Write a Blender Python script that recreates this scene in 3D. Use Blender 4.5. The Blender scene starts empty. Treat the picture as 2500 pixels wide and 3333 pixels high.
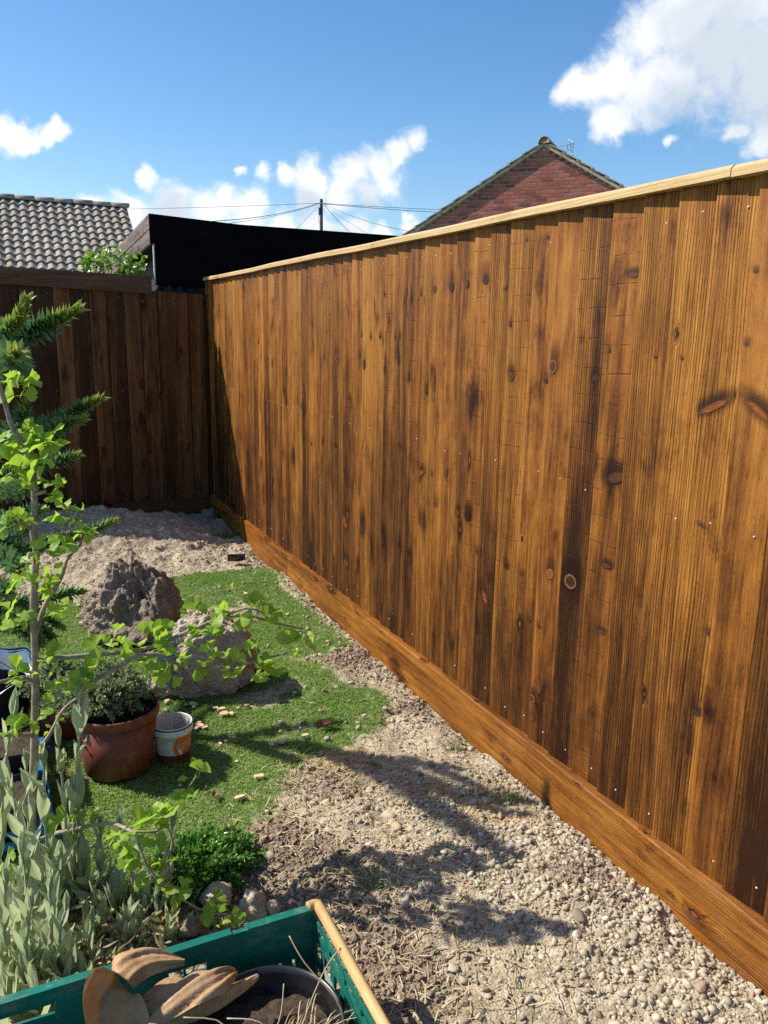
import bpy, math, random
import numpy as np
from mathutils import Matrix, Vector
rng = np.random.default_rng(7); random.seed(7)
SC = bpy.context.scene; COL = SC.collection

# ---------------------------------------------------------------- camera
cam = bpy.data.cameras.new('camera'); camo = bpy.data.objects.new('camera', cam); COL.objects.link(camo)
cam.sensor_fit = 'VERTICAL'; cam.sensor_height = 32.0; cam.lens = 2650 / 3333 * 32.0
cam.clip_start = 0.02; cam.clip_end = 4000
def look(yaw, pitch, roll):
    cy, sy = math.cos(yaw), math.sin(yaw)
    f = Vector((sy * math.cos(pitch), cy * math.cos(pitch), -math.sin(pitch)))
    r = Vector((cy, -sy, 0)); u = r.cross(f)
    r2 = r * math.cos(roll) + u * math.sin(roll); u2 = -r * math.sin(roll) + u * math.cos(roll)
    return Matrix(((r2.x, u2.x, -f.x), (r2.y, u2.y, -f.y), (r2.z, u2.z, -f.z))), f
CROT, CFWD = look(math.radians(25.31646), math.radians(12.63074), math.radians(1.0))
CPOS = Vector((-1.35, 0, 1.32))
camo.matrix_world = Matrix.Translation(CPOS) @ CROT.to_4x4()
SC.camera = camo

# ---------------------------------------------------------------- node helper
class NT:
    def __init__(s, tree): s.t = tree; s.N = tree.nodes; s.L = tree.links
    def n(s, typ, ins=None, **props):
        nd = s.N.new(typ)
        for k, v in props.items(): setattr(nd, k, v)
        for k, v in (ins or {}).items():
            if isinstance(v, bpy.types.NodeSocket): s.L.new(v, nd.inputs[k])
            else: nd.inputs[k].default_value = v
        return nd
    def m(s, op, a, b=0.0, c=0.0, clamp=False):
        return s.n('ShaderNodeMath', {0: a, 1: b, 2: c}, operation=op, use_clamp=clamp).outputs[0]
    def v(s, op, a, b=(0, 0, 0)):
        return s.n('ShaderNodeVectorMath', {0: a, 1: b}, operation=op).outputs[0]
    def xyz(s, x, y, z): return s.n('ShaderNodeCombineXYZ', {0: x, 1: y, 2: z}).outputs[0]
    def noise(s, vec, scale, detail=2.0, rough=0.5, dist=0.0):
        return s.n('ShaderNodeTexNoise', {'Vector': vec, 'Scale': scale, 'Detail': detail, 'Roughness': rough, 'Distortion': dist}).outputs[0]
    def ramp(s, fac, stops, interp='LINEAR'):
        nd = s.n('ShaderNodeValToRGB', {0: fac}); cr = nd.color_ramp; cr.interpolation = interp
        while len(cr.elements) > 1: cr.elements.remove(cr.elements[-1])
        cr.elements[0].position = stops[0][0]; cr.elements[0].color = tuple(stops[0][1]) + (1,)
        for p, c in stops[1:]:
            e = cr.elements.new(p); e.color = tuple(c) + (1,)
        return nd.outputs[0]
    def ss(s, x, a, b):
        return s.n('ShaderNodeMapRange', {0: x, 1: a, 2: b, 3: 0.0, 4: 1.0}, interpolation_type='SMOOTHSTEP').outputs[0]
    def mix(s, f, a, b, mode='MIX'):
        nd = s.N.new('ShaderNodeMix'); nd.data_type = 'RGBA'; nd.blend_type = mode
        for sock, v in ((nd.inputs[0], f), (nd.inputs[6], a), (nd.inputs[7], b)):
            if isinstance(v, bpy.types.NodeSocket): s.L.new(v, sock)
            else: sock.default_value = v if not isinstance(v, tuple) or len(v) == 4 else v + (1,)
        return nd.outputs[2]
    def bump(s, h, strength, dist):
        return s.n('ShaderNodeBump', {'Height': h, 'Strength': strength, 'Distance': dist}).outputs[0]

# ---------------------------------------------------------------- sky, clouds and sun
SUN = Vector((-1.5, 1.0, 1.776)).normalized()
w = bpy.data.worlds.new('World'); SC.world = w; w.use_nodes = True
T = NT(w.node_tree); T.N.clear()
sky = T.n('ShaderNodeTexSky', sky_type='NISHITA', sun_disc=False)
sky.sun_elevation = math.asin(SUN.z); sky.sun_rotation = math.atan2(SUN.x, SUN.y)
sky.altitude = 50; sky.air_density = 1.0; sky.dust_density = 0.55; sky.ozone_density = 2.5
d = T.n('ShaderNodeTexCoord').outputs['Generated']
CLOUD = ((0.6545, 0.688, 0.3137, 0.0798), (0.6291, 0.7187, 0.2963, 0.0521), (0.6085, 0.749, 0.2621, 0.0417), (0.5882, 0.7661, 0.2591, 0.0295), (0.5775, 0.7754, 0.2554, 0.0191), (0.6349, 0.7307, 0.2508, 0.0521), (0.6213, 0.7519, 0.2207, 0.026), (0.6581, 0.7057, 0.2625, 0.066), (0.6862, 0.6734, 0.2753, 0.0798), (0.7177, 0.6434, 0.2663, 0.0729), (0.7378, 0.6106, 0.2876, 0.0972), (0.6778, 0.6549, 0.3342, 0.0937), (0.7315, 0.6527, 0.1971, 0.026), (0.7094, 0.6735, 0.2075, 0.0146), (0.6699, 0.7144, 0.202, 0.009), (0.7389, 0.6415, 0.206, 0.0278), (0.4396, 0.874, 0.2072, 0.0181), (0.4288, 0.8825, 0.1932, 0.0229), (0.4114, 0.8937, 0.1788, 0.0278), (0.3842, 0.9092, 0.1607, 0.0292), (0.3737, 0.9157, 0.1475, 0.0243), (0.4196, 0.8938, 0.1583, 0.0312), (0.3982, 0.9058, 0.1449, 0.0278), (0.2617, 0.9505, 0.1675, 0.009), (0.2862, 0.9432, 0.1686, 0.0139), (0.3122, 0.9345, 0.1712, 0.0181), (0.3351, 0.9269, 0.1688, 0.0229), (0.3472, 0.9247, 0.1565, 0.0194), (0.3362, 0.9303, 0.1464, 0.0153), (0.025, 0.981, 0.1921, 0.0194), (0.0406, 0.9813, 0.188, 0.0153), (0.0565, 0.981, 0.1858, 0.0104), (0.0779, 0.9774, 0.1963, 0.0132), (0.0685, 0.9798, 0.1877, 0.0118), (0.1663, 0.9726, 0.1623, 0.016), (0.1871, 0.9693, 0.1595, 0.0069), (0.1461, 0.9817, 0.122, 0.0278), (0.1915, 0.974, 0.1211, 0.0347), (0.2343, 0.9639, 0.1263, 0.0312), (0.2491, 0.9583, 0.1399, 0.0194), (0.2773, 0.9522, 0.1281, 0.0278), (0.1082, 0.9859, 0.1277, 0.016), (0.3145, 0.9433, 0.1062, 0.026), (0.3542, 0.9284, 0.1124, 0.0278), (0.3873, 0.9154, 0.1099, 0.0243), (0.4154, 0.9037, 0.1037, 0.0194), (0.4441, 0.8866, 0.1293, 0.0118), (0.4486, 0.8866, 0.1127, 0.0181), (0.2048, 0.9686, 0.141, 0.0139))
GREY = ((0.682, 0.6774, 0.2758, 0.1146), (0.7206, 0.6444, 0.2558, 0.1146), (0.6597, 0.7129, 0.238, 0.066), (0.7455, 0.6128, 0.2623, 0.1146), (0.4021, 0.9056, 0.1351, 0.0417), (0.3365, 0.9312, 0.14, 0.0243), (0.1912, 0.9763, 0.1017, 0.0555), (0.3651, 0.9269, 0.0874, 0.0451))
wob = T.n('ShaderNodeTexNoise', {'Vector': d, 'Scale': 16.0, 'Detail': 6.0, 'Roughness': 0.6})
dd = T.v('ADD', d, T.v('MULTIPLY', T.v('SUBTRACT', wob.outputs[1], (0.5, 0.5, 0.5)), (0.05, 0.05, 0.05)))
def field(vec, lobes):
    acc = None
    for x, y, z, r in lobes:
        if r < 0.036: r *= 1.16
        ds = T.n('ShaderNodeVectorMath', {0: vec, 1: (x, y, z)}, operation='DISTANCE').outputs['Value']
        v = T.m('MULTIPLY_ADD', ds, -1.0 / r, 1.0)
        acc = v if acc is None else T.m('SMOOTH_MAX', acc, v, 0.35)
    return acc
F = field(dd, CLOUD)
# the sky out of frame carries the same kind of scattered cumulus
vz = T.n('ShaderNodeSeparateXYZ', {0: d}).outputs
flat = T.v('DIVIDE', d, T.xyz(T.m('ADD', T.m('ABSOLUTE', vz[2]), 0.25), T.m('ADD', T.m('ABSOLUTE', vz[2]), 0.25), 1.0))
gen = T.m('MULTIPLY_ADD', T.noise(flat, 2.6, 3.0, 0.55), 3.2, -1.95)
dotf = T.n('ShaderNodeVectorMath', {0: d, 1: tuple(CFWD)}, operation='DOT_PRODUCT').outputs['Value']
gen = T.m('SUBTRACT', gen, T.m('MULTIPLY', T.ss(dotf, 0.62, 0.76), 3.0))
F = T.m('MAXIMUM', F, gen)
fine = T.noise(dd, 34.0, 8.0, 0.6)
big = T.noise(dd, 13.0, 4.0, 0.5)
F2 = T.m('ADD', F, T.m('ADD', T.m('MULTIPLY_ADD', fine, 0.95, -0.475), T.m('MULTIPLY_ADD', big, 0.8, -0.4)))
alpha = T.m('MULTIPLY', T.ss(F2, 0.10, 0.74), 0.97)
shade = T.ss(T.m('ADD', field(dd, GREY), T.m('MULTIPLY_ADD', big, 1.3, -0.65)), 0.05, 0.85)
ccol = T.mix(shade, (6.6, 6.7, 6.85), (4.3, 4.75, 5.3))
skyc = T.n('ShaderNodeHueSaturation', {'Saturation': 1.27, 'Value': 1.0, 'Color': sky.outputs[0]}).outputs[0]
bg = T.n('ShaderNodeBackground', {'Color': T.mix(alpha, skyc, ccol), 'Strength': 0.116})
T.L.new(bg.outputs[0], T.n('ShaderNodeOutputWorld').inputs[0])
sl = bpy.data.lights.new('sun', 'SUN'); sl.energy = 4.8; sl.angle = math.radians(0.55); sl.color = (1.0, 0.94, 0.85)
so = bpy.data.objects.new('sun', sl); COL.objects.link(so)
so.rotation_euler = SUN.to_track_quat('Z', 'Y').to_euler(); so.location = (-6, 4, 8)
SC.view_settings.view_transform = 'Standard'; SC.view_settings.look = 'None'
SC.view_settings.gamma = 1.0; SC.view_settings.exposure = 0.52
SC.cycles.use_denoising = False
w.cycles.sampling_method = 'MANUAL'; w.cycles.sample_map_resolution = 256
SC.cycles.max_bounces = 6; SC.cycles.diffuse_bounces = 3; SC.cycles.glossy_bounces = 2; SC.cycles.transmission_bounces = 3; SC.cycles.transparent_max_bounces = 4

# ---------------------------------------------------------------- mesh and object helpers
def mesh(name, V, F, mat=None, smooth=False, attrs=None):
    V = np.asarray(V, dtype=np.float32).reshape(-1, 3)
    me = bpy.data.meshes.new(name)
    if isinstance(F, np.ndarray):
        k = F.shape[1]; nf = len(F); flat = F.astype(np.int32).ravel(); tot = np.full(nf, k, np.int32)
    else:
        nf = len(F); tot = np.array([len(f) for f in F], np.int32); flat = np.array([i for f in F for i in f], np.int32)
    me.vertices.add(len(V)); me.vertices.foreach_set('co', V.ravel())
    me.loops.add(len(flat)); me.loops.foreach_set('vertex_index', flat)
    st = np.zeros(nf, np.int32); st[1:] = np.cumsum(tot)[:-1]
    me.polygons.add(nf); me.polygons.foreach_set('loop_start', st); me.polygons.foreach_set('loop_total', tot)
    for an, av in (attrs or {}).items():
        a = me.attributes.new(an, 'FLOAT', 'POINT'); a.data.foreach_set('value', np.asarray(av, np.float32))
    me.update(calc_edges=True); me.validate()
    me.polygons.foreach_set('use_smooth', np.full(len(me.polygons), bool(smooth)))
    if mat: me.materials.append(mat)
    return me
ORG = {}
def thing(name, label, cat, loc=(0, 0, 0), group=None):
    o = bpy.data.objects.new(name, None); COL.objects.link(o); o.location = loc; o.empty_display_size = 0.05
    ORG[o.name] = Vector(loc); tagit(o, label, cat, group); return o
def tagit(o, label, cat, group=None):
    o['label'] = label; o['category'] = cat
    if group: o['group'] = group
def part(name, V, F, mat, parent=None, smooth=False, attrs=None, kind=None):
    V = np.asarray(V, dtype=np.float64).reshape(-1, 3)
    og = ORG[parent.name] if parent else Vector((0, 0, 0))
    o = bpy.data.objects.new(name, mesh(name, V - np.array(og), F, mat, smooth, attrs)); COL.objects.link(o)
    if parent: o.parent = parent
    ORG[o.name] = og
    if kind: o['kind'] = kind
    return o
def solo(name, V, F, mat, label, cat, group=None, smooth=False, attrs=None):
    V = np.asarray(V, dtype=np.float64).reshape(-1, 3); c = (V.min(0) + V.max(0)) / 2; c[2] = V[:, 2].min()
    o = bpy.data.objects.new(name, mesh(name, V - c, F, mat, smooth, attrs)); COL.objects.link(o); o.location = c
    tagit(o, label, cat, group); return o
def inst(name, me, M, parent=None):
    o = bpy.data.objects.new(name, me); COL.objects.link(o)
    if parent:
        o.parent = parent; og = ORG[parent.name]; ORG[o.name] = og
        M = Matrix.Translation(-og) @ M
    o.matrix_basis = M
    return o
def frame(p, zdir, ndir=None, s=1.0):
    z = Vector(zdir).normalized(); n = Vector(ndir if ndir is not None else (0.31, 0.2, 0.93))
    x = n.cross(z)
    if x.length < 1e-4: x = Vector((1, 0, 0)).cross(z)
    x.normalize(); y = z.cross(x)
    sx = s if not isinstance(s, tuple) else s[0]; sy = s if not isinstance(s, tuple) else s[1]; sz = s if not isinstance(s, tuple) else s[2]
    return Matrix(((x.x * sx, y.x * sy, z.x * sz, p[0]), (x.y * sx, y.y * sy, z.y * sz, p[1]), (x.z * sx, y.z * sy, z.z * sz, p[2]), (0, 0, 0, 1)))
class MB:
    def __init__(s): s.V = []; s.F = []
    def add(s, V, F):
        k = len(s.V); s.V += [tuple(v) for v in V]; s.F += [tuple(i + k for i in f) for f in F]; return s
    def box(s, x0, x1, y0, y1, z0, z1):
        return s.add([(x0, y0, z0), (x1, y0, z0), (x1, y1, z0), (x0, y1, z0), (x0, y0, z1), (x1, y0, z1), (x1, y1, z1), (x0, y1, z1)],
                     [(0, 3, 2, 1), (4, 5, 6, 7), (0, 1, 5, 4), (1, 2, 6, 5), (2, 3, 7, 6), (3, 0, 4, 7)])
    def bbox(s, x0, x1, y0, y1, z0, z1, b):   # box with chamfered edges
        import bmesh
        bm = bmesh.new(); bmesh.ops.create_cube(bm, size=1.0)
        for v in bm.verts: v.co = ((x0 + x1) / 2 + v.co.x * (x1 - x0), (y0 + y1) / 2 + v.co.y * (y1 - y0), (z0 + z1) / 2 + v.co.z * (z1 - z0))
        bmesh.ops.bevel(bm, geom=list(bm.edges), offset=b, segments=1, affect='EDGES')
        bm.verts.index_update(); s.add([v.co[:] for v in bm.verts], [[v.index for v in f.verts] for f in bm.faces]); bm.free(); return s
    def tube(s, P, R, n=8, cap=True):
        P = [Vector(p) for p in P]; R = R if isinstance(R, (list, tuple)) else [R] * len(P)
        k = len(s.V); up = Vector((0.13, 0.21, 0.97))
        for i, p in enumerate(P):
            t = (P[min(i + 1, len(P) - 1)] - P[max(i - 1, 0)]).normalized()
            a = t.cross(up)
            if a.length < 0.05: a = t.cross(Vector((1, 0, 0)))
            a.normalize(); b = t.cross(a)
            for j in range(n):
                th = 2 * math.pi * j / n; s.V.append(tuple(p + (a * math.cos(th) + b * math.sin(th)) * R[i]))
        for i in range(len(P) - 1):
            for j in range(n):
                j2 = (j + 1) % n; s.F.append((k + i * n + j, k + i * n + j2, k + (i + 1) * n + j2, k + (i + 1) * n + j))
        if cap: s.F.append(tuple(k + j for j in range(n))[::-1]); s.F.append(tuple(k + (len(P) - 1) * n + j for j in range(n)))
        return s
    def lathe(s, prof, c=(0, 0, 0), n=40):
        k = len(s.V)
        for r, z in prof:
            for j in range(n):
                a = 2 * math.pi * j / n; s.V.append((c[0] + r * math.cos(a), c[1] + r * math.sin(a), c[2] + z))
        for i in range(len(prof) - 1):
            for j in range(n):
                j2 = (j + 1) % n; s.F.append((k + i * n + j, k + i * n + j2, k + (i + 1) * n + j2, k + (i + 1) * n + j))
        return s
def smoothpath(P, sub=4):
    P = [np.array(p, float) for p in P]; Q = [P[0]] + P + [P[-1]]; out = []
    for i in range(1, len(Q) - 2):
        a, b, c, e = Q[i - 1], Q[i], Q[i + 1], Q[i + 2]
        for k in range(sub):
            t = k / sub
            out.append(0.5 * (2 * b + (c - a) * t + (2 * a - 5 * b + 4 * c - e) * t * t + (3 * b - a - 3 * c + e) * t ** 3))
    out.append(P[-1]); return out
# lattice noise
def hsh(i, j, k, s):
    n = (i * 73856093) ^ (j * 19349663) ^ (k * 83492791) ^ (s * 2654435)
    n = (n ^ (n >> 13)) * 1274126177 & 0x7fffffff
    n = (n ^ (n >> 16)) * 668265263 & 0x7fffffff
    return ((n ^ (n >> 15)) & 0xffff) / 65535.0
def n3(x, y, z, s=0):
    xi, yi, zi = np.floor(x).astype(np.int64), np.floor(y).astype(np.int64), np.floor(z).astype(np.int64)
    fx, fy, fz = x - xi, y - yi, z - zi
    fx, fy, fz = [t * t * (3 - 2 * t) for t in (fx, fy, fz)]
    r = 0
    for a in (0, 1):
        for b in (0, 1):
            for c in (0, 1):
                r = r + hsh(xi + a, yi + b, zi + c, s) * (fx if a else 1 - fx) * (fy if b else 1 - fy) * (fz if c else 1 - fz)
    return r * 2 - 1
def n2(x, y, s=0): return n3(np.asarray(x, float), np.asarray(y, float), np.zeros_like(np.asarray(x, float)) + 0.37, s)
def ico(sub):
    import bmesh
    bm = bmesh.new(); bmesh.ops.create_icosphere(bm, subdivisions=sub, radius=1.0); bm.verts.index_update()
    V = np.array([v.co[:] for v in bm.verts]); F = np.array([[v.index for v in f.verts] for f in bm.faces]); bm.free(); return V, F
def inpoly(x, y, P):
    x = np.asarray(x); y = np.asarray(y); c = np.zeros(x.shape, bool); j = len(P) - 1
    for i in range(len(P)):
        xi, yi, xj, yj = P[i][0], P[i][1], P[j][0], P[j][1]
        c ^= ((yi > y) != (yj > y)) & (x < (xj - xi) * (y - yi) / (yj - yi + 1e-12) + xi); j = i
    return c

# ---------------------------------------------------------------- materials
def newmat(name):
    m = bpy.data.materials.new(name); m.use_nodes = True; t = NT(m.node_tree); t.N.clear()
    o = t.n('ShaderNodeOutputMaterial'); return m, t, o
def bsdf(t, o, **k):
    names = dict(col='Base Color', rough='Roughness', nrm='Normal', spec='Specular IOR Level', metal='Metallic', sheen='Sheen Weight')
    p = t.n('ShaderNodeBsdfPrincipled', {names[a]: (b if not (a == 'col' and isinstance(b, tuple) and len(b) == 3) else b + (1,)) for a, b in k.items()})
    t.L.new(p.outputs[0], o.inputs[0]); return p
def plain(name, c1, c2, scale=20, rough=0.6, bump=0.2, bd=0.002, spec=0.4, detail=4, var=0.0, dirt=None):
    m, t, o = newmat(name); co = t.n('ShaderNodeTexCoord').outputs['Object']
    rnd = t.n('ShaderNodeObjectInfo').outputs['Random']
    vec = t.v('ADD', co, t.xyz(t.m('MULTIPLY', rnd, 31.0), 0.0, 0.0))
    a = t.noise(vec, scale, detail, 0.6); col = t.ramp(a, [(0.3, c1), (0.7, c2)])
    if var: col = t.n('ShaderNodeHueSaturation', {'Value': t.m('MULTIPLY_ADD', rnd, var, 1 - var / 2), 'Color': col}).outputs[0]
    if dirt:   # dried mud splashes and scuffs
        col = t.mix(t.m('MULTIPLY', t.ss(t.noise(vec, 19, 7, 0.72), 0.5, 0.74), dirt), col, (0.42, 0.34, 0.25))
        col = t.mix(t.m('MULTIPLY', t.ss(t.noise(t.v('MULTIPLY', vec, (1, 1, 5)), 70, 3, 0.7), 0.66, 0.72), dirt), col, (0.5, 0.5, 0.45))
    b = t.noise(vec, scale * 3, 4, 0.6)
    bsdf(t, o, col=col, rough=rough, spec=spec, nrm=t.bump(b, bump, bd)); return m
def leafmat(name, c1, c2, trans=0.45, rough=0.5, scale=25, attr=False, tint=None, spec=0.35):
    m, t, o = newmat(name); co = t.n('ShaderNodeTexCoord').outputs['Object']
    rnd = t.n('ShaderNodeAttribute', attribute_name='rnd').outputs['Fac'] if attr else t.n('ShaderNodeObjectInfo').outputs['Random']
    col = t.mix(rnd, c1, c2)
    a = t.noise(co, scale, 3); col = t.n('ShaderNodeHueSaturation', {'Value': t.m('MULTIPLY_ADD', a, 0.6, 0.7), 'Color': col}).outputs[0]
    p = t.n('ShaderNodeBsdfPrincipled', {'Base Color': col, 'Roughness': rough, 'Specular IOR Level': spec})
    tr = t.n('ShaderNodeBsdfTranslucent', {'Color': t.mix(0.75, col, tint, 'MIX') if tint else col})
    mx = t.n('ShaderNodeMixShader', {0: trans, 1: p.outputs[0], 2: tr.outputs[0]}); t.L.new(mx.outputs[0], o.inputs[0]); return m
def wood(name, along, across, dark, mid, lite, hi, knots=1.0, saw=1.0, rough=0.5, fgrain=1.0, bump=0.5, shift=0.0, low=0.0, edges=False):
    m, t, o = newmat(name); co = t.n('ShaderNodeTexCoord').outputs['Object']; s = t.n('ShaderNodeSeparateXYZ', {0: co}).outputs
    ax = dict(X=0, Y=1, Z=2); info = t.n('ShaderNodeObjectInfo'); rnd = info.outputs['Random']
    ocol = t.n('ShaderNodeSeparateColor', {0: info.outputs['Color']}).outputs
    L0 = s[ax[along]]
    W0 = s[ax[across[0]]]
    for c in across[1:]: W0 = t.m('ADD', W0, s[ax[c]])
    Wd = t.m('MULTIPLY_ADD', rnd, 13.7, W0); Ln = t.m('MULTIPLY_ADD', rnd, 57.3, L0)
    vo = t.n('ShaderNodeTexVoronoi', {'Vector': t.xyz(t.m('MULTIPLY', Wd, 9.0), t.m('MULTIPLY', Ln, 3.6), 0.0), 'Scale': 1.0, 'Randomness': 1.0}, voronoi_dimensions='2D')
    vc = t.n('ShaderNodeSeparateColor', {0: vo.outputs['Color']}).outputs
    wobk = t.m('MULTIPLY_ADD', t.noise(t.xyz(t.m('MULTIPLY', Wd, 60.0), t.m('MULTIPLY', Ln, 40.0), 0.0), 1.0, 2.0), 0.09, -0.045)
    dist = t.m('ADD', vo.outputs['Distance'], wobk)
    pres = t.m('GREATER_THAN', vc[0], 1.0 - 0.45 * knots)
    rad = t.m('MULTIPLY', pres, t.m('MULTIPLY_ADD', t.m('POWER', vc[1], 3.0), 0.11, 0.028))
    q = t.m('DIVIDE', dist, t.m('ADD', rad, 0.0001))
    core = t.m('SUBTRACT', 1.0, t.ss(q, 0.75, 1.05)); halo = t.m('SUBTRACT', 1.0, t.ss(q, 1.0, 3.2))
    ring = t.m('SUBTRACT', 1.0, t.ss(q, 0.35, 0.6))
    dist0 = t.noise(t.xyz(t.m('MULTIPLY', Wd, 7.0), t.m('MULTIPLY', Ln, 1.1), 3.3), 1.0, 2.0)
    u = t.m('ADD', t.m('MULTIPLY_ADD', dist0, 0.035, Wd), t.m('MULTIPLY', halo, 0.012))
    fine = t.noise(t.xyz(t.m('MULTIPLY', u, 330.0), t.m('MULTIPLY', Ln, 6.0), 0.0), 1.0, 3.0, 0.65)
    midn = t.noise(t.xyz(t.m('MULTIPLY', u, 62.0), t.m('MULTIPLY', Ln, 1.7), 1.0), 1.0, 3.0, 0.6)
    broad = t.noise(t.xyz(t.m('MULTIPLY', u, 15.0), t.m('MULTIPLY', Ln, 1.1), 2.0), 1.0, 3.0, 0.55)
    speck = t.noise(t.xyz(t.m('MULTIPLY', u, 380.0), t.m('MULTIPLY', Ln, 105.0), 0.0), 1.0, 3.0, 0.7)
    mott = t.noise(t.xyz(t.m('MULTIPLY', Wd, 26.0), t.m('MULTIPLY', Ln, 9.0), 7.0), 1.0, 5.0, 0.65)
    fleck = t.ss(t.noise(t.xyz(t.m('MULTIPLY', u, 240.0), t.m('MULTIPLY', Ln, 38.0), 6.0), 1.0, 2.0, 0.6), 0.60, 0.72)
    tone = t.m('ADD', t.m('ADD', t.m('MULTIPLY', fine, 0.30 * fgrain), t.m('MULTIPLY', midn, 0.34)), t.m('MULTIPLY_ADD', broad, 0.42, shift - 0.03 - 0.15 * (fgrain - 1)))
    tone = t.m('ADD', tone, t.m('MULTIPLY_ADD', ocol[0], 0.17, -0.085))
    tone = t.m('ADD', tone, t.m('MULTIPLY_ADD', speck, 0.17, -0.085))
    tone = t.m('ADD', tone, t.m('MULTIPLY_ADD', mott, 0.30, -0.15))
    tone = t.m('SUBTRACT', tone, t.m('MULTIPLY', fleck, 0.10))
    groove = t.m('MULTIPLY', t.ss(t.m('SINE', t.m('MULTIPLY_ADD', midn, 9.0, t.m('MULTIPLY', u, 760.0))), 0.45, 0.95), t.m('MULTIPLY', t.ss(ocol[2], 0.4, 0.7), t.ss(mott, 0.3, 0.55)))
    tone = t.m('SUBTRACT', tone, t.m('MULTIPLY', groove, 0.11))
    if edges:   # shadow line at each board's lap, painted in as darker tone
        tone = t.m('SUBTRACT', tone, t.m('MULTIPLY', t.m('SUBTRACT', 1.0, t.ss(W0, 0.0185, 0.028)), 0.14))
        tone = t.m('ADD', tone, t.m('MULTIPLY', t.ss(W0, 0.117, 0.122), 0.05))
    blot = t.noise(t.xyz(t.m('MULTIPLY', Wd, 8.0), t.m('MULTIPLY', Ln, 3.6), 5.0), 1.0, 4.0, 0.6)
    tone = t.m('SUBTRACT', tone, t.m('MULTIPLY', t.ss(blot, 0.56, 0.74), 0.20))
    if low:   # tone gets darker towards the foot of the boards
        tone = t.m('SUBTRACT', tone, t.m('MULTIPLY', t.m('SUBTRACT', 1.0, t.ss(t.m('MULTIPLY_ADD', broad, 0.8, L0), 0.1, 1.9)), low))
    tone = t.m('SUBTRACT', tone, t.m('MULTIPLY', halo, t.m('MULTIPLY', vc[2], 0.2)))
    col = t.ramp(tone, [(0.30, dark), (0.45, mid), (0.56, lite), (0.73, hi)])
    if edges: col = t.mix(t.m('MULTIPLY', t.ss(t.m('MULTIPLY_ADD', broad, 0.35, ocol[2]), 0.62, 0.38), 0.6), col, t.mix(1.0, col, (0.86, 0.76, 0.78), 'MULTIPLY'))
    # band-saw marks across the grain
    swv = t.m('SINE', t.m('MULTIPLY_ADD', t.noise(t.xyz(t.m('MULTIPLY', Wd, 4.0), t.m('MULTIPLY', Ln, 7.0), 9.0), 1.0, 2.0), 3.6, t.m('MULTIPLY', Ln, 88.0)))
    sawl = t.m('MULTIPLY', t.ss(swv, 0.975, 0.998), t.ss(t.noise(t.xyz(t.m('MULTIPLY', Wd, 45.0), t.m('MULTIPLY', Ln, 15.0), 4.0), 1.0, 2.0), 0.40, 0.58))
    sawl = t.m('MULTIPLY', sawl, t.m('MULTIPLY', t.ss(ocol[1], 0.45, 0.7), saw))
    col = t.mix(t.m('MULTIPLY', sawl, 0.42), col, tuple(0.6 * a for a in dark))
    red = t.mix(t.m('GREATER_THAN', vc[2], 0.5), tuple(0.8 * a for a in dark), (0.30, 0.085, 0.022))
    col = t.mix(t.m('MULTIPLY', core, 0.9), col, tuple(0.65 * a for a in dark))
    col = t.mix(t.m('MULTIPLY', ring, 0.75), col, red)
    ridge = t.m('SINE', t.m('MULTIPLY', u, 900.0))
    h = t.m('ADD', t.m('ADD', t.m('MULTIPLY', fine, 0.7), t.m('MULTIPLY', speck, 0.5)), t.m('MULTIPLY', t.m('MULTIPLY', ridge, 0.2), t.ss(ocol[2], 0.3, 0.8)))
    h = t.m('SUBTRACT', h, t.m('MULTIPLY', sawl, 0.35)); h = t.m('SUBTRACT', h, t.m('MULTIPLY', core, 0.5)); h = t.m('SUBTRACT', h, t.m('MULTIPLY', groove, 0.6))
    bsdf(t, o, col=col, rough=t.m('MULTIPLY_ADD', speck, 0.25, rough - 0.1), spec=0.2, nrm=t.bump(h, bump, 0.002)); return m

M = {}
W_D, W_M, W_L, W_H = (0.028, 0.0093, 0.0028), (0.13, 0.0465, 0.0088), (0.275, 0.106, 0.0165), (0.47, 0.212, 0.042)
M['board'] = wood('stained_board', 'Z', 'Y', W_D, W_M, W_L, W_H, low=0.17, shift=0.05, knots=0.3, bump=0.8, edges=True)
M['board_back'] = wood('stained_board_shaded', 'Z', 'Y', W_D, (0.07, 0.028, 0.0095), (0.16, 0.066, 0.021), (0.30, 0.135, 0.046), shift=0.0, knots=0.9, edges=True, bump=0.3)  # same wood as the sunlit boards, with shade darkened into its colours
M['gravelboard'] = wood('stained_gravel_board', 'Y', 'ZX', (0.032, 0.009, 0.0025), (0.145, 0.047, 0.007), (0.29, 0.108, 0.014), (0.46, 0.21, 0.036), saw=0.4, rough=0.38, shift=0.03, knots=0.7, bump=0.8)
M['gravelboard_back'] = wood('stained_gravel_board_shaded', 'X', 'ZY', W_D, (0.07, 0.028, 0.009), (0.12, 0.05, 0.015), (0.2, 0.09, 0.03), saw=0.2, knots=0.5)  # shaded copy of the gravel board wood, the shade put into the colours
M['cap'] = wood('pale_capping', 'Y', 'ZX', (0.30, 0.18, 0.075), (0.44, 0.29, 0.13), (0.54, 0.375, 0.185), (0.63, 0.46, 0.25), saw=0.0, knots=0.45, bump=0.2, rough=0.6)
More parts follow.
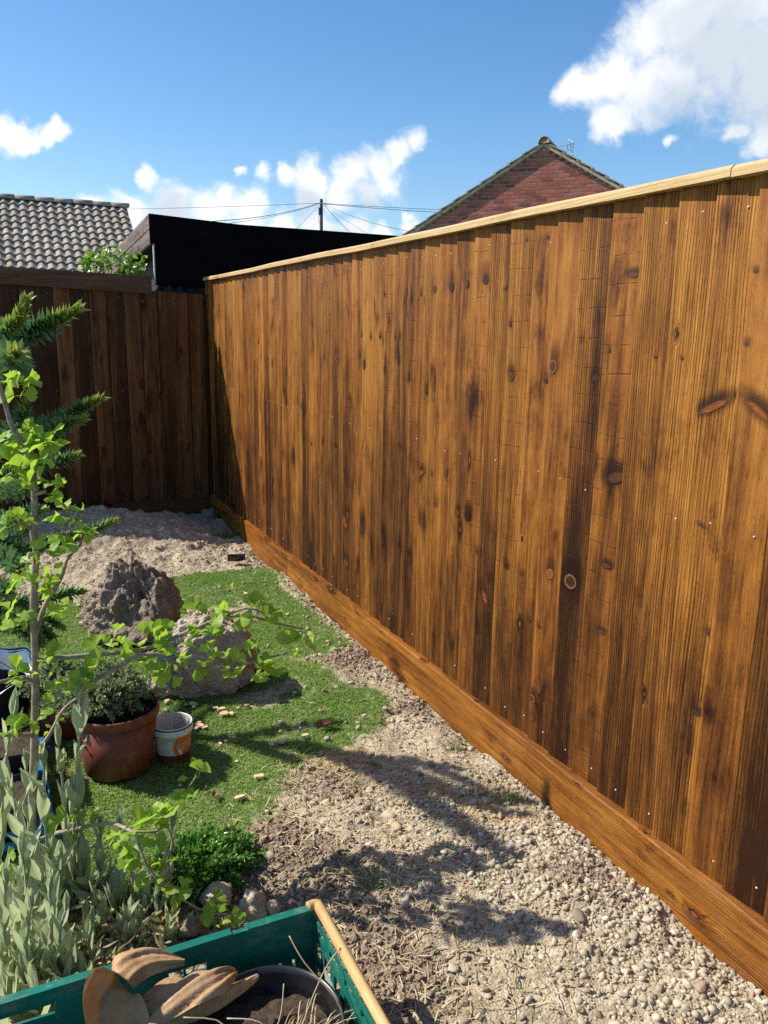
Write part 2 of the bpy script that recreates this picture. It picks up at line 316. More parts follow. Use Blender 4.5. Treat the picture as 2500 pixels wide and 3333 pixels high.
def knotmat():
    m, t, o = newmat('timber_knot'); info = t.n('ShaderNodeObjectInfo'); oc = t.n('ShaderNodeSeparateColor', {0: info.outputs['Color']}).outputs
    ku = t.n('ShaderNodeAttribute', attribute_name='ku').outputs['Fac']; kv = t.n('ShaderNodeAttribute', attribute_name='kv').outputs['Fac']; rnd = t.m('MULTIPLY', info.outputs['Random'], 50.0)
    w1 = t.m('MULTIPLY_ADD', t.noise(t.xyz(t.m('ADD', ku, rnd), kv, 0.0), 1.9, 4.0, 0.65), 0.5, -0.25)
    rr = t.m('ADD', t.m('SQRT', t.m('ADD', t.m('MULTIPLY', ku, ku), t.m('MULTIPLY', kv, kv))), w1)
    up = t.m('SUBTRACT', kv, 0.9); smr = t.m('SQRT', t.m('ADD', t.m('MULTIPLY', t.m('MULTIPLY', ku, ku), 1.0), t.m('MULTIPLY', t.m('MULTIPLY', up, up), 0.42)))
    grit = t.noise(t.xyz(t.m('MULTIPLY', t.m('ADD', ku, rnd), 6.0), t.m('MULTIPLY', kv, 3.0), 0.0), 1.0, 4.0, 0.7)
    smudge = t.m('MULTIPLY', t.m('SUBTRACT', 1.0, t.ss(t.m('MULTIPLY_ADD', grit, 1.3, t.m('SUBTRACT', smr, 0.65)), 0.3, 2.3)), t.m('MULTIPLY', oc[1], t.n('ShaderNodeAttribute', attribute_name='kf').outputs['Fac']))
    core = t.m('SUBTRACT', 1.0, t.ss(rr, 0.80, 1.06)); ringo = t.m('MULTIPLY', t.ss(rr, 0.62, 0.78), core)
    grain = t.noise(t.xyz(t.m('MULTIPLY', ku, 3.0), t.m('MULTIPLY', kv, 9.0), rnd), 1.0, 3.0)
    cc = t.mix(t.m('GREATER_THAN', oc[0], 0.66), t.mix(t.m('GREATER_THAN', oc[0], 0.33), (0.035, 0.013, 0.008), (0.11, 0.032, 0.016)), (0.34, 0.09, 0.017))
    cc = t.mix(t.ss(grain, 0.42, 0.62), cc, (0.07, 0.024, 0.012)); cc = t.mix(t.m('MULTIPLY', ringo, 0.75), cc, t.mix(oc[2], (0.022, 0.010, 0.007), (0.27, 0.14, 0.055)))
    col = t.mix(core, (0.020, 0.009, 0.006), cc); al = t.m('MAXIMUM', t.m('MULTIPLY', core, 0.93), t.m('MULTIPLY', smudge, 0.7))
    p = t.n('ShaderNodeBsdfPrincipled', {'Base Color': col, 'Roughness': 0.5, 'Specular IOR Level': 0.2, 'Normal': t.bump(grain, 0.5, 0.002)})
    t.L.new(t.n('ShaderNodeMixShader', {0: al, 1: t.n('ShaderNodeBsdfTransparent').outputs[0], 2: p.outputs[0]}).outputs[0], o.inputs[0]); return m
M['knot'] = knotmat()
M['nail'] = plain('galvanised_nail', (0.30, 0.29, 0.28), (0.6, 0.6, 0.6), 300, 0.4, 0.1, 0.0005, 0.6)

# ================================================================ THE GROUND
TURF = ((-2.554, 4.4113, 0), (-1.4236, 4.0582, 0), (-1.0846, 4.0391, 0), (-0.8287, 4.0099, 0), (-0.5886, 4.2425, 0), (-0.4398, 4.3225, 0), (-0.2349, 4.3166, 0), (-0.0386, 4.317, 0), (-0.0774, 3.92, -0), (-0.0647, 3.4068, 0), (-0.0553, 3.0288, 0), (-0.2026, 2.9691, 0), (-0.3559, 2.9911, 0), (-0.273, 2.8547, 0), (-0.2434, 2.6996, 0), (-0.1482, 2.5129, 0), (-0.2038, 2.3636, 0), (-0.4183, 2.2435, 0), (-0.5429, 2.2223, 0), (-0.6434, 2.1362, 0), (-0.7092, 2.0376, 0), (-0.7536, 1.941, 0), (-0.8462, 1.89, 0), (-0.9114, 1.8612, 0), (-0.9871, 1.7747, 0), (-1.1202, 1.772, 0), (-1.4395, 1.878, 0), (-2.0146, 2.1097, 0))
def turfmask(x, y):
    a = n2(x * 9, y * 9, 3) * 0.03 + n2(x * 38, y * 38, 4) * 0.03
    b = n2(x * 9, y * 9, 5) * 0.03 + n2(x * 38, y * 38, 6) * 0.03
    m = inpoly(x + a, y + b, [(p[0], p[1]) for p in TURF])
    spoil = (np.exp(-(((x + 0.52) / 0.24) ** 2 + ((y - 2.68) / 0.10) ** 2)) + 0.6 * np.exp(-(((x + 0.62) / 0.25) ** 2 + ((y - 2.42) / 0.10) ** 2)) + 0.5 * np.exp(-(((x + 0.82) / 0.12) ** 2 + ((y - 2.05) / 0.10) ** 2)) + n2(x * 14, y * 14, 8) * 0.4 + n2(x * 34, y * 34, 9) * 0.35)
    band = (np.exp(-(((x + 0.40) / 0.16) ** 2 + ((y - 3.62) / 0.35) ** 2)) + n2(x * 20, y * 20, 18) * 0.5)
    return m & (spoil < 0.72) & (band < 0.8)
def ground_h(x, y):
    t = turfmask(x, y).astype(float)
    rough = 1 - 0.75 * t
    fz = np.clip(-x / 0.5, 0, 1)
    h = 0.20 * np.exp(-((x + 0.95) / 0.8) ** 2 - ((y - 5.2) / 0.43) ** 2) * np.clip(-x / 0.35, 0, 1)
    h += 0.03 * np.exp(-((x + 0.62) / 0.3) ** 2 - ((y - 1.75) / 0.3) ** 2) + 0.022 * np.exp(-((x + 0.17) / 0.16) ** 2 - ((y - 1.35) / 0.3) ** 2)
    h += 0.025 * np.exp(-((x + 0.35) / 0.16) ** 2 - ((y - 2.72) / 0.22) ** 2) + (0.028 * n2(y * 3.7, y * 0 + .5, 19) + 0.018 * n2(y * 11, y * 0 + .5, 20) - 0.004) * np.exp(-(x / 0.06) ** 2)
    rough = rough * (1 + 0.9 * np.exp(-((y - 4.9) / 0.7) ** 2))
    h += rough * (0.013 * n2(x * 5, y * 5, 11) + 0.009 * n2(x * 13, y * 13, 12) + 0.006 * n2(x * 31, y * 31, 13) + 0.0042 * n2(x * 70, y * 70, 14))
    h += rough * 0.012 * np.clip(n2(x * 22, y * 22, 15) - 0.15, 0, 1) * np.clip(1.4 + n2(x * 3, y * 3, 16) * 2, 0, 1)
    h += 0.004 * t * n2(x * 8, y * 8, 17) - 0.006
    return h
def hz(x, y): return float(ground_h(np.array([float(x)]), np.array([float(y)]))[0])

m, t, o = newmat('garden_soil'); co = t.n('ShaderNodeTexCoord').outputs['Object']
sand = t.n('ShaderNodeAttribute', attribute_name='sand').outputs['Fac']; soil = t.n('ShaderNodeAttribute', attribute_name='soil').outputs['Fac']; trf = t.n('ShaderNodeAttribute', attribute_name='turf').outputs['Fac']
a = t.noise(co, 16, 6, 0.65); b = t.noise(co, 140, 4, 0.7)
col = t.ramp(a, [(0.3, (0.27, 0.21, 0.135)), (0.5, (0.465, 0.385, 0.26)), (0.72, (0.61, 0.52, 0.37))])
col = t.mix(t.m('MULTIPLY', t.ss(b, 0.55, 0.7), 0.5), col, (0.66, 0.56, 0.42))
col = t.mix(t.m('MULTIPLY', t.ss(b, 0.5, 0.32), 0.75), col, (0.10, 0.075, 0.052))
col = t.mix(sand, col, t.ramp(b, [(0.3, (0.36, 0.25, 0.13)), (0.7, (0.52, 0.38, 0.20))]))
col = t.mix(soil, col, t.ramp(b, [(0.3, (0.16, 0.12, 0.083)), (0.7, (0.36, 0.285, 0.21))]))
vor = t.n('ShaderNodeTexVoronoi', {'Vector': t.v('ADD', co, t.v('MULTIPLY', t.n('ShaderNodeTexNoise', {'Vector': co, 'Scale': 30.0}).outputs[1], (0.02, 0.02, 0.02))), 'Scale': 22.0}, feature='DISTANCE_TO_EDGE').outputs['Distance']
crack = t.m('MULTIPLY', t.m('SUBTRACT', 1.0, t.ss(vor, 0.0, 0.05)), t.m('MULTIPLY', t.ss(a, 0.42, 0.55), t.m('SUBTRACT', 1.0, soil)))
col = t.mix(t.m('MULTIPLY', crack, 0.35), col, (0.09, 0.07, 0.05))
col = t.mix(t.m('MULTIPLY', trf, t.m('SUBTRACT', 0.92, t.m('MULTIPLY', t.ss(t.noise(co, 22, 5, 0.7), 0.48, 0.66), 0.6))), col, (0.09, 0.16, 0.035))
grit = t.n('ShaderNodeTexVoronoi', {'Vector': co, 'Scale': 190.0}).outputs['Distance']
h = t.m('SUBTRACT', t.m('ADD', t.m('MULTIPLY', b, 0.9), t.m('MULTIPLY', grit, -0.6)), t.m('MULTIPLY', crack, 0.8))
bsdf(t, o, col=col, rough=0.95, spec=0.15, nrm=t.bump(h, 0.8, 0.006)); M['soil'] = m
xs = np.arange(-2.6, 0.021, 0.008); ys = np.arange(0.3, 5.766, 0.008); gx, gy = np.meshgrid(xs, ys)
gh = ground_h(gx, gy); nx, ny = len(xs), len(ys)
edge = np.minimum(np.minimum((gx + 2.6) / 0.3, (gy - 0.3) / 0.2), 1.0); gh = gh * edge - 0.03 * (1 - edge)
ix = np.arange(nx * ny).reshape(ny, nx)
Fq = np.stack([ix[:-1, :-1].ravel(), ix[:-1, 1:].ravel(), ix[1:, 1:].ravel(), ix[1:, :-1].ravel()], 1)
SANDP = ((-0.5392, 2.1494, 0, 0.1), (-0.4213, 2.1594, 0, 0.07), (-0.1501, 1.7428, 0, 0.13), (-0.282, 1.905, 0, 0.05), (-0.2557, 3.3324, 0, 0.04), (-0.2913, 2.6747, 0, 0.03))
SOILP = ((-0.8142, 1.7241, 0, 0.1), (-0.7526, 1.4129, 0, 0.13), (-0.7678, 1.2633, 0, 0.14), (-0.7521, 1.6711, 0, 0.1), (-0.9299, 1.7, 0, 0.1), (0.011, 2.9449, 0, 0.1), (-0.1474, 2.8691, 0, 0.08), (-0.0725, 2.4119, 0, 0.06), (-0.13, 1.3842, 0, 0.08), (-0.549, 2.021, 0, 0.09), (-0.7945, 1.8382, 0, 0.07), (-1.051, 1.6833, 0, 0.16))
sandm = sum(np.exp(-((gx - p[0]) ** 2 + (gy - p[1]) ** 2) / (p[3] ** 2)) for p in SANDP); sandm = np.clip(sandm * 1.3 + n2(gx * 25, gy * 25, 21) * 0.5, 0, 1) * np.clip(sandm * 2, 0, 1)
soilm = sum(np.exp(-((gx - p[0]) ** 2 + (gy - p[1]) ** 2) / (p[3] ** 2)) for p in SOILP); soilm = np.clip(soilm * 1.1 + n2(gx * 20, gy * 20, 22) * 0.45, 0, 1) * np.clip(soilm * 2, 0, 1)
g = part('ground', np.stack([gx.ravel(), gy.ravel(), gh.ravel()], 1), Fq, M['soil'], smooth=True, kind='structure',
         attrs={'sand': sandm.ravel(), 'soil': soilm.ravel(), 'turf': turfmask(gx, gy).ravel().astype(float)})
m, t, o = newmat('far_lawn'); co = t.n('ShaderNodeTexCoord').outputs['Object']
bsdf(t, o, col=t.ramp(t.noise(co, 0.8, 8, 0.7), [(0.3, (0.05, 0.085, 0.025)), (0.7, (0.10, 0.14, 0.05))]), rough=0.95, spec=0.1, nrm=t.bump(t.noise(co, 30, 4), 0.6, 0.03)); M['lawn'] = m
R0 = 1500
part('land', [(-R0, -R0, -0.06), (R0, -R0, -0.06), (R0, R0, -0.06), (-R0, R0, -0.06)], [(0, 1, 2, 3)], M['lawn'], kind='structure')

# ---- artificial turf blades
m, t, o = newmat('artificial_grass'); rnd = t.n('ShaderNodeAttribute', attribute_name='rnd').outputs['Fac']; hh = t.n('ShaderNodeAttribute', attribute_name='tip').outputs['Fac']
col = t.ramp(rnd, [(0.0, (0.10, 0.235, 0.033)), (0.45, (0.215, 0.39, 0.057)), (0.82, (0.36, 0.50, 0.095)), (0.95, (0.53, 0.53, 0.22)), (1.0, (0.62, 0.56, 0.30))])
p = t.n('ShaderNodeBsdfPrincipled', {'Base Color': col, 'Roughness': 0.45, 'Specular IOR Level': 0.35}); tr = t.n('ShaderNodeBsdfTranslucent', {'Color': col})
t.L.new(t.n('ShaderNodeMixShader', {0: 0.45, 1: p.outputs[0], 2: tr.outputs[0]}).outputs[0], o.inputs[0]); M['turf'] = m
def blades(P, n_len, wid, lean, seed):
    r = np.random.default_rng(seed); n = len(P); a = r.uniform(0, 2 * np.pi, n); ln = n_len * r.uniform(0.6, 1.25, n)
    dirx, diry = np.cos(a), np.sin(a); sx, sy = -np.sin(a) * wid * 0.5, np.cos(a) * wid * 0.5
    le = lean * r.uniform(0.2, 1.3, n); o = np.zeros(n)
    mid = P + np.stack([dirx * ln * le * 0.3, diry * ln * le * 0.3, ln * 0.55], 1)
    tip = P + np.stack([dirx * ln * le, diry * ln * le, ln * np.clip(1.05 - 0.45 * le, 0.2, 1)], 1)
    S = np.stack([sx, sy, o], 1)
    V = np.stack([P - S, P + S, mid + S * 0.9, mid - S * 0.9, tip], 1).reshape(-1, 3)
    b = np.arange(n)[:, None] * 5
    F = np.concatenate([b + np.array([[0, 1, 2]]), b + np.array([[0, 2, 3]]), b + np.array([[3, 2, 4]])])
    return V, F, np.repeat(r.random(n), 5)
N = 190000
px_ = rng.uniform(-1.62, -0.02, N); py_ = rng.uniform(1.55, 4.3, N); k = turfmask(px_ + rng.normal(0, 0.026, N), py_ + rng.normal(0, 0.034, N))
px_, py_ = px_[k], py_[k]; thin = n2(px_ * 5, py_ * 5, 31) + n2(px_ * 15, py_ * 15, 32) * 0.8 + n2(px_ * 45, py_ * 45, 34) * 0.5 > rng.uniform(-1.35, 0.35, len(px_)); px_, py_ = px_[thin], py_[thin]
V, Fb, rr = blades(np.stack([px_, py_, ground_h(px_, py_)], 1), 0.0115, 0.0022, 1.3, 5)
rr = np.clip(rr * 0.9 + np.repeat(n2(px_ * 3, py_ * 3, 33) * 0.18, 5), 0, 1)
tf = part('artificial_turf', V, Fb, M['turf'], attrs={'rnd': rr}, kind='stuff'); tf['label'] = 'bright green artificial turf laid between the rocks and the gravel'; tf['category'] = 'turf'

# ================================================================ RIGHT-HAND FENCE
fence = thing('closeboard_fence', 'tall sunlit brown stained closeboard fence with pale capping rail', 'fence', (0, 3, 0))
BH = 1.496
def board_mesh(name, hgt, mat, seed, wob=0.0012):
    r = np.random.default_rng(seed); nz = 10; V = []; F = []
    for i in range(nz + 1):
        z = hgt * i / nz; dx = wob * math.sin(i * 0.9 + seed); dy = 0.0006 * math.sin(i * 1.7 + seed * 2)
        V += [(0.0172 + dx, 0.0 + dy, z), (0.0212 + dx, 0.0 + dy, z), (0.0163 + dx, 0.125 + dy, z), (0.0063 + dx, 0.125 + dy, z), (0.0053 + dx, 0.1232 + dy, z)]
    for i in range(nz):
        for j in range(5):
            a, b = i * 5 + j, i * 5 + (j + 1) % 5; F.append((a, b, b + 5, a + 5))
    F.append((4, 3, 2, 1, 0)); F.append(tuple(nz * 5 + j for j in range(5)))
    return mesh(name, V, F, mat)
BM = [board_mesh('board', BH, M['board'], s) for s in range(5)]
nm = MB().lathe([(0.0, 0.0024), (0.0015, 0.0018), (0.0027, 0.001), (0.0029, 0.0)], n=8); NAIL = mesh('nail', nm.V, nm.F, M['nail'], True)
r_ = random.Random(3); BPOS = {}
for kk in range(-17, 44):
    b0 = 1.1997 + 0.1056 * kk + r_.uniform(-0.004, 0.004)
    BPOS[kk] = b0
    ow = min(1.0, (5.836 - (b0 - 0.0194)) / 0.125)
    if ow < 0.3: continue
    Mx = Matrix.Translation((r_.uniform(-0.0008, 0.0008), b0 - 0.0194, 0.128 + r_.uniform(-0.002, 0.001))) @ Matrix.Rotation(math.radians(r_.uniform(-0.12, 0.12)), 4, 'X') @ Matrix.Diagonal((1, ow * r_.uniform(0.985, 1.015) if ow == 1.0 else ow, 1, 1))
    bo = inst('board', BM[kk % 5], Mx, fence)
    bo.color = (r_.uniform(0.05, 0.95), r_.random(), r_.random(), 1)
    if kk >= -6 and ow > 0.5:
        for zz in (1.435, 0.80, 0.052):
            if r_.random() < 0.3: continue
            yy = 0.052 + r_.uniform(-0.008, 0.01); xx = 0.0172 - (0.0172 - 0.0053) * yy / 0.125
            no = bpy.data.objects.new('nail', NAIL); COL.objects.link(no); no.parent = bo
            no.matrix_basis = Matrix.Translation((xx, yy, zz + r_.uniform(-0.012, 0.012))) @ Matrix.Rotation(-math.pi / 2, 4, 'Y')
# knots in the timber, each on its own board
KN = ((2.2966, 1.467, 0.0074, 0.0148, 0.5, 0.2, 0.6, 0), (2.1863, 1.474, 0.0095, 0.0173, 0.1, 0.4, 0.2, 0), (1.8196, 1.2306, 0.0112, 0.0196, 0.5, 0.7, 0.9, 0), (1.5414, 1.4542, 0.0109, 0.0061, 0.4, 1, 0.3, 0), (1.189, 1.4435, 0.0036, 0.0041, 0.1, 0.5, 0.2, 0), (1.1908, 1.304, 0.0041, 0.0052, 0.1, 0.5, 0.5, 0), (1.2101, 1.2006, 0.0043, 0.0053, 0.1, 0.4, 0.4, 0), (1.2603, 1.1737, 0.0257, 0.0088, 0.9, 1, 0.2, 0.45), (1.1482, 1.1748, 0.0217, 0.0093, 0.8, 1, 0.2, -0.6), (2.0333, 1.3414, 0.0038, 0.0083, 0.3, 0.4, 0.3, 0), (2.0509, 1.2686, 0.0038, 0.0084, 0.3, 0.3, 0.3, 0), (2.0199, 1.193, 0.0076, 0.0122, 0.4, 0.8, 0.6, 0), (1.8575, 1.1932, 0.005, 0.0086, 0.1, 0.5, 0.3, 0), (2.1563, 1.1945, 0.0056, 0.0064, 0.1, 0.4, 0.3, 0), (1.5996, 1.28, 0.0032, 0.0051, 0.1, 0.4, 0.3, 0), (1.4475, 1.2708, 0.0024, 0.003, 0.1, 0.3, 0.3, 0), (2.0712, 1.443, 0.0083, 0.003, 0.3, 0.5, 0.3, 0.5), (1.8812, 1.5681, 0.0042, 0.0049, 0.3, 0.3, 0.3, 0), (1.9809, 1.5696, 0.0036, 0.0058, 0.3, 0.3, 0.3, 0), (1.6484, 1.2113, 0.0065, 0.0085, 0.1, 0.8, 0.1, 0), (1.3649, 1.2718, 0.0029, 0.004, 0.4, 0.2, 0.4, 0), (1.5428, 0.9744, 0.0199, 0.0141, 0.5, 1, 0.1, 0.3), (1.7784, 0.6612, 0.0095, 0.0161, 0.8, 0.6, 0.95, 0), (1.6865, 0.6649, 0.0155, 0.0218, 0.2, 0.8, 0.95, 0), (1.5519, 0.7458, 0.0092, 0.0066, 0.5, 1, 0.2, 0), (1.4218, 0.6909, 0.0063, 0.0082, 0.4, 0.4, 0.3, 0), (1.553, 0.5684, 0.0067, 0.0054, 0.4, 0.8, 0.3, 0), (1.8211, 0.2647, 0.01, 0.0139, 0.5, 0.8, 0.95, 0), (1.8171, 0.2075, 0.0062, 0.01, 0.5, 0.5, 0.8, 0), (2.2312, 0.7295, 0.0111, 0.0145, 0.4, 0.7, 0.3, 0), (2.1056, 0.4895, 0.0083, 0.0242, 0.9, 0.5, 0.1, 0.6), (1.9884, 0.623, 0.0055, 0.0087, 0.3, 0.3, 0.3, 0), (1.91, 0.622, 0.0054, 0.0062, 0.1, 0.4, 0.3, 0), (1.2109, 0.6858, 0.0062, 0.0057, 0.1, 0.6, 0.4, 0), (1.2598, 0.9159, 0.0068, 0.0028, 0.1, 0.6, 0.3, -0.3), (1.8649, 0.4938, 0.0046, 0.0061, 0.1, 0.4, 0.3, 0), (1.813, 0.4947, 0.0038, 0.006, 0.3, 0.3, 0.4, 0), (1.2226, 0.4934, 0.0076, 0.0058, 0.2, 1, 0.2, 0), (2.1426, 0.6245, 0.0067, 0.0084, 0.2, 0.5, 0.3, 0), (2.5089, 1.4568, 0.0088, 0.0141, 0.5, 0.2, 0.6, 0), (2.3959, 1.4615, 0.0093, 0.0187, 0.3, 0.4, 0.3, 0), (3.0799, 1.1815, 0.0064, 0.0244, 0.1, 0.4, 0.2, 0), (2.879, 1.1706, 0.007, 0.0221, 0.1, 0.5, 0.2, 0), (2.6755, 1.1554, 0.0066, 0.0228, 0.1, 0.5, 0.2, 0), (3.5376, 1.193, 0.0071, 0.0202, 0.1, 0.4, 0.2, 0), (3.3757, 1.1923, 0.0137, 0.0183, 0.4, 0.3, 0.8, 0), (3.2391, 1.0059, 0.0101, 0.0157, 0.4, 0.7, 0.7, 0), (3.1206, 1.2945, 0.0032, 0.0085, 0.1, 0.5, 0.2, 0), (3.0281, 1.2898, 0.0042, 0.0083, 0.1, 0.5, 0.2, 0), (2.9403, 1.2946, 0.0041, 0.0081, 0.1, 0.5, 0.2, 0), (2.8053, 1.2932, 0.0039, 0.0098, 0.1, 0.6, 0.2, 0), (2.7583, 1.2939, 0.0039, 0.0087, 0.1, 0.6, 0.2, 0), (2.6048, 1.4437, 0.0036, 0.0082, 0.1, 0.5, 0.2, 0), (2.7152, 1.447, 0.0028, 0.0085, 0.1, 0.4, 0.2, 0), (2.9096, 1.4507, 0.003, 0.009, 0.1, 0.4, 0.2, 0), (2.5573, 0.8193, 0.0132, 0.0113, 0.9, 0.7, 0.1, 0.4), (2.3691, 0.8324, 0.0089, 0.0106, 0.9, 0.7, 0.1, 0.4), (2.4875, 0.8253, 0.0064, 0.0074, 0.3, 0.4, 0.6, 0), (2.4497, 0.7279, 0.011, 0.0119, 0.6, 0.5, 0.6, 0), (2.5063, 0.7165, 0.0037, 0.0084, 0.9, 0.3, 0.3, 0), (2.299, 0.7255, 0.007, 0.0113, 0.95, 0.4, 0.3, 0), (3.9873, 0.6562, 0.0081, 0.0244, 0.2, 0.7, 0.2, 0), (3.3823, 0.7814, 0.0082, 0.0141, 0.4, 0.4, 0.7, 0), (3.2475, 0.5137, 0.0092, 0.0162, 0.4, 0.7, 0.6, 0), (4.0996, 0.9401, 0.0068, 0.0164, 0.3, 0.4, 0.3, 0), (3.5612, 0.7955, 0.0049, 0.0123, 0.1, 0.6, 0.2, 0), (4.6394, 0.3829, 0.0062, 0.014, 0.2, 0.4, 0.2, 0), (3.7081, 0.7717, 0.0038, 0.0101, 0.2, 0.4, 0.3, 0), (4.5756, 1.2407, 0.0044, 0.0118, 0.1, 0.5, 0.2, 0), (4.3208, 1.1251, 0.0071, 0.0128, 0.4, 0.5, 0.4, 0), (2.5416, 1.112, 0.0046, 0.011, 0.1, 0.5, 0.2, 0), (5.2409, 0.9943, 0.0067, 0.0169, 0.1, 0.6, 0.2, 0), (5.2231, 0.2742, 0.0121, 0.0242, 0.1, 0.8, 0.1, 0), (3.2756, 0.4782, 0.0128, 0.0327, 0.95, 0.5, 0.2, 0.5), (3.0766, 0.4901, 0.0122, 0.0266, 0.1, 1, 0.1, 0), (2.881, 0.4892, 0.0116, 0.0253, 0.1, 1, 0.1, 0), (2.728, 0.4823, 0.0061, 0.0142, 0.2, 0.9, 0.3, 0), (2.64, 0.4712, 0.0069, 0.0158, 0.1, 1, 0.2, 0), (3.2616, 0.2922, 0.0129, 0.0165, 0.4, 0.7, 0.7, 0), (2.3011, 0.7261, 0.0061, 0.0114, 0.95, 0.4, 0.3, 0), (2.2294, 0.732, 0.0102, 0.0188, 0.3, 0.8, 0.1, 0), (2.1689, 0.6228, 0.0051, 0.0093, 0.1, 0.5, 0.3, 0), (2.0004, 0.6246, 0.0056, 0.0103, 0.1, 0.5, 0.4, 0), (3.7779, 0.079, 0.008, 0.0134, 0.3, 0.4, 0.3, 0), (3.408, 0.275, 0.0049, 0.0097, 0.1, 0.4, 0.2, 0))
for ky, kz, kw, kh, kc, ksm, krg, kan in KN:
    kb = int(math.floor((ky - 1.1997) / 0.1056)); y0b = BPOS[kb] + 0.0022; y1b = BPOS.get(kb + 1, BPOS[kb] + 0.1056) - 0.0022
    kw = max(kw / 0.62, 0.005); n1, n2_ = 11, 17; V = []; U1 = []; U2 = []; UF = []; ke = max(kh, kw * 0.8) if kan else kh
    for i in range(n1):
        for j in range(n2_):
            yy = min(y1b, max(y0b, ky + kw * 3.0 * (i / (n1 - 1) * 2 - 1))); zz = min(1.62, max(0.14, kz + ke * (j / (n2_ - 1) * 7.0 - 2.6)))
            xx = 0.0172 - (0.0172 - 0.0053) * (yy - (BPOS[kb] - 0.0194)) / 0.125 - 0.0022
            dy, dz = (yy - ky), (zz - kz); ca, sa = math.cos(kan), math.sin(kan)
            UF.append(max(0.0, 1 - abs(j / (n2_ - 1) * 2 - 1) ** 3)); V.append((xx, yy, zz)); U1.append((-dy * ca + dz * sa) / kw); U2.append((dy * sa + dz * ca) / kh)
    F = [(i * n2_ + j, i * n2_ + j + 1, (i + 1) * n2_ + j + 1, (i + 1) * n2_ + j) for i in range(n1 - 1) for j in range(n2_ - 1)]
    ko = part('knot', V, F, M['knot'], fence, attrs={'ku': U1, 'kv': U2, 'kf': UF}); ko.color = (kc, ksm, krg, 1)
def plank_y(name, y0, y1, prof, mat, parent, wob=0.001, seed=0, seg=0.12):
    n = max(2, int((y1 - y0) / seg)); V = []; F = []; k = len(prof)
    for i in range(n + 1):
        y = y0 + (y1 - y0) * i / n
        dz = wob * math.sin(y * 3.1 + seed) + wob * 0.5 * math.sin(y * 8.3 + seed * 2); dx = wob * 0.7 * math.sin(y * 2.3 + 1 + seed)
        V += [(x + dx, y, z + dz) for x, z in prof]
    for i in range(n):
        for j in range(k): F.append((i * k + j, (i + 1) * k + j, (i + 1) * k + (j + 1) % k, i * k + (j + 1) % k))
    F.append(tuple(range(k))); F.append(tuple(n * k + j for j in range(k))[::-1])
    return part(name, V, F, mat, parent)
capp = [(-0.017, 1.6245), (0.044, 1.6245), (0.044, 1.640), (0.036, 1.6475), (-0.008, 1.6475), (-0.017, 1.640)]
plank_y('capping_rail', -0.6, 1.2535, capp, M['cap'], fence, 0.0012, 1); plank_y('capping_rail', 1.2565, 5.80, capp, M['cap'], fence, 0.0018, 2)
grp = [(-0.014, -0.03), (0.022, -0.03), (0.022, 0.133), (-0.009, 0.133), (-0.014, 0.129)]
for y0, y1, s in ((-0.6, 0.6, 2), (0.603, 4.031, 3), (4.035, 5.765, 4)):
    o = plank_y('gravel_board', y0, y1, grp, M['gravelboard'], fence, 0.0012, s); o.color = (0.5 + 0.12 * (s == 4) * -1, 0.5, 0.6, 1)
for z in (0.25, 0.80, 1.45): part('arris_rail', MB().box(0.024, 0.07, -0.6, 5.77, z, z + 0.07).V, MB().box(0, 1, 0, 1, 0, 1).F, M['board_back'], fence)

# ================================================================ BACK FENCE
bf = thing('closeboard_fence', 'dark brown closeboard fence in shade across the back of the garden', 'fence', (-2, 5.78, 0))
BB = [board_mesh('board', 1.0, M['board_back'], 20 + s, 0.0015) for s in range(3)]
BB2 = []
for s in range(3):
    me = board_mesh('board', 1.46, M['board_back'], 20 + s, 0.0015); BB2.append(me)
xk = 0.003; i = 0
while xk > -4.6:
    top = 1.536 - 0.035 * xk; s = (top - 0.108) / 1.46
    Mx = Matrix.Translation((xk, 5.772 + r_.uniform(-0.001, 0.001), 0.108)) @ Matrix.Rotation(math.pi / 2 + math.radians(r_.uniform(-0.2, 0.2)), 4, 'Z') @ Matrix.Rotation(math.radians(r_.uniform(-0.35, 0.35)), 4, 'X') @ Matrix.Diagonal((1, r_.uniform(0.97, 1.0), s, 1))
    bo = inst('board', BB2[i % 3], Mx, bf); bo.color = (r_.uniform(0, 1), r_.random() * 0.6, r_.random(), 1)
    if xk > -1.5:
        for zz in (1.40, 0.78, 0.06):
            yy = 0.05 + r_.uniform(-0.01, 0.01); xx = 0.0172 - (0.0172 - 0.0053) * yy / 0.125
            no = bpy.data.objects.new('nail', NAIL); COL.objects.link(no); no.parent = bo; no.matrix_basis = Matrix.Translation((xx, yy, zz)) @ Matrix.Rotation(-math.pi / 2, 4, 'Y')
    xk -= 0.1065 + r_.uniform(-0.004, 0.004); i += 1
def plank_x(name, x0, x1, y0, y1, zb, zt, mat, parent, n=24):   # zb, zt are functions of x
    V = []; F = []
    for i in range(n + 1):
        x = x0 + (x1 - x0) * i / n; V += [(x, y0, zb(x)), (x, y1, zb(x)), (x, y1, zt(x)), (x, y0, zt(x))]
    for i in range(n):
        for j in range(4): F.append((i * 4 + j, i * 4 + (j + 1) % 4, (i + 1) * 4 + (j + 1) % 4, (i + 1) * 4 + j))
    F.append((3, 2, 1, 0)); F.append(tuple(n * 4 + j for j in range(4)))
    return part(name, V, F, mat, parent)
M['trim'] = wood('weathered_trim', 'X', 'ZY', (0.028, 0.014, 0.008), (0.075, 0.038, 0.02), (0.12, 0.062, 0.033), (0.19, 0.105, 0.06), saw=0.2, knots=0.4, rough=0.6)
plank_x('top_rail', -4.6, -0.372, 5.742, 5.7665, lambda x: 1.512 - 0.035 * x, lambda x: 1.630 - 0.0235 * x, M['trim'], bf)
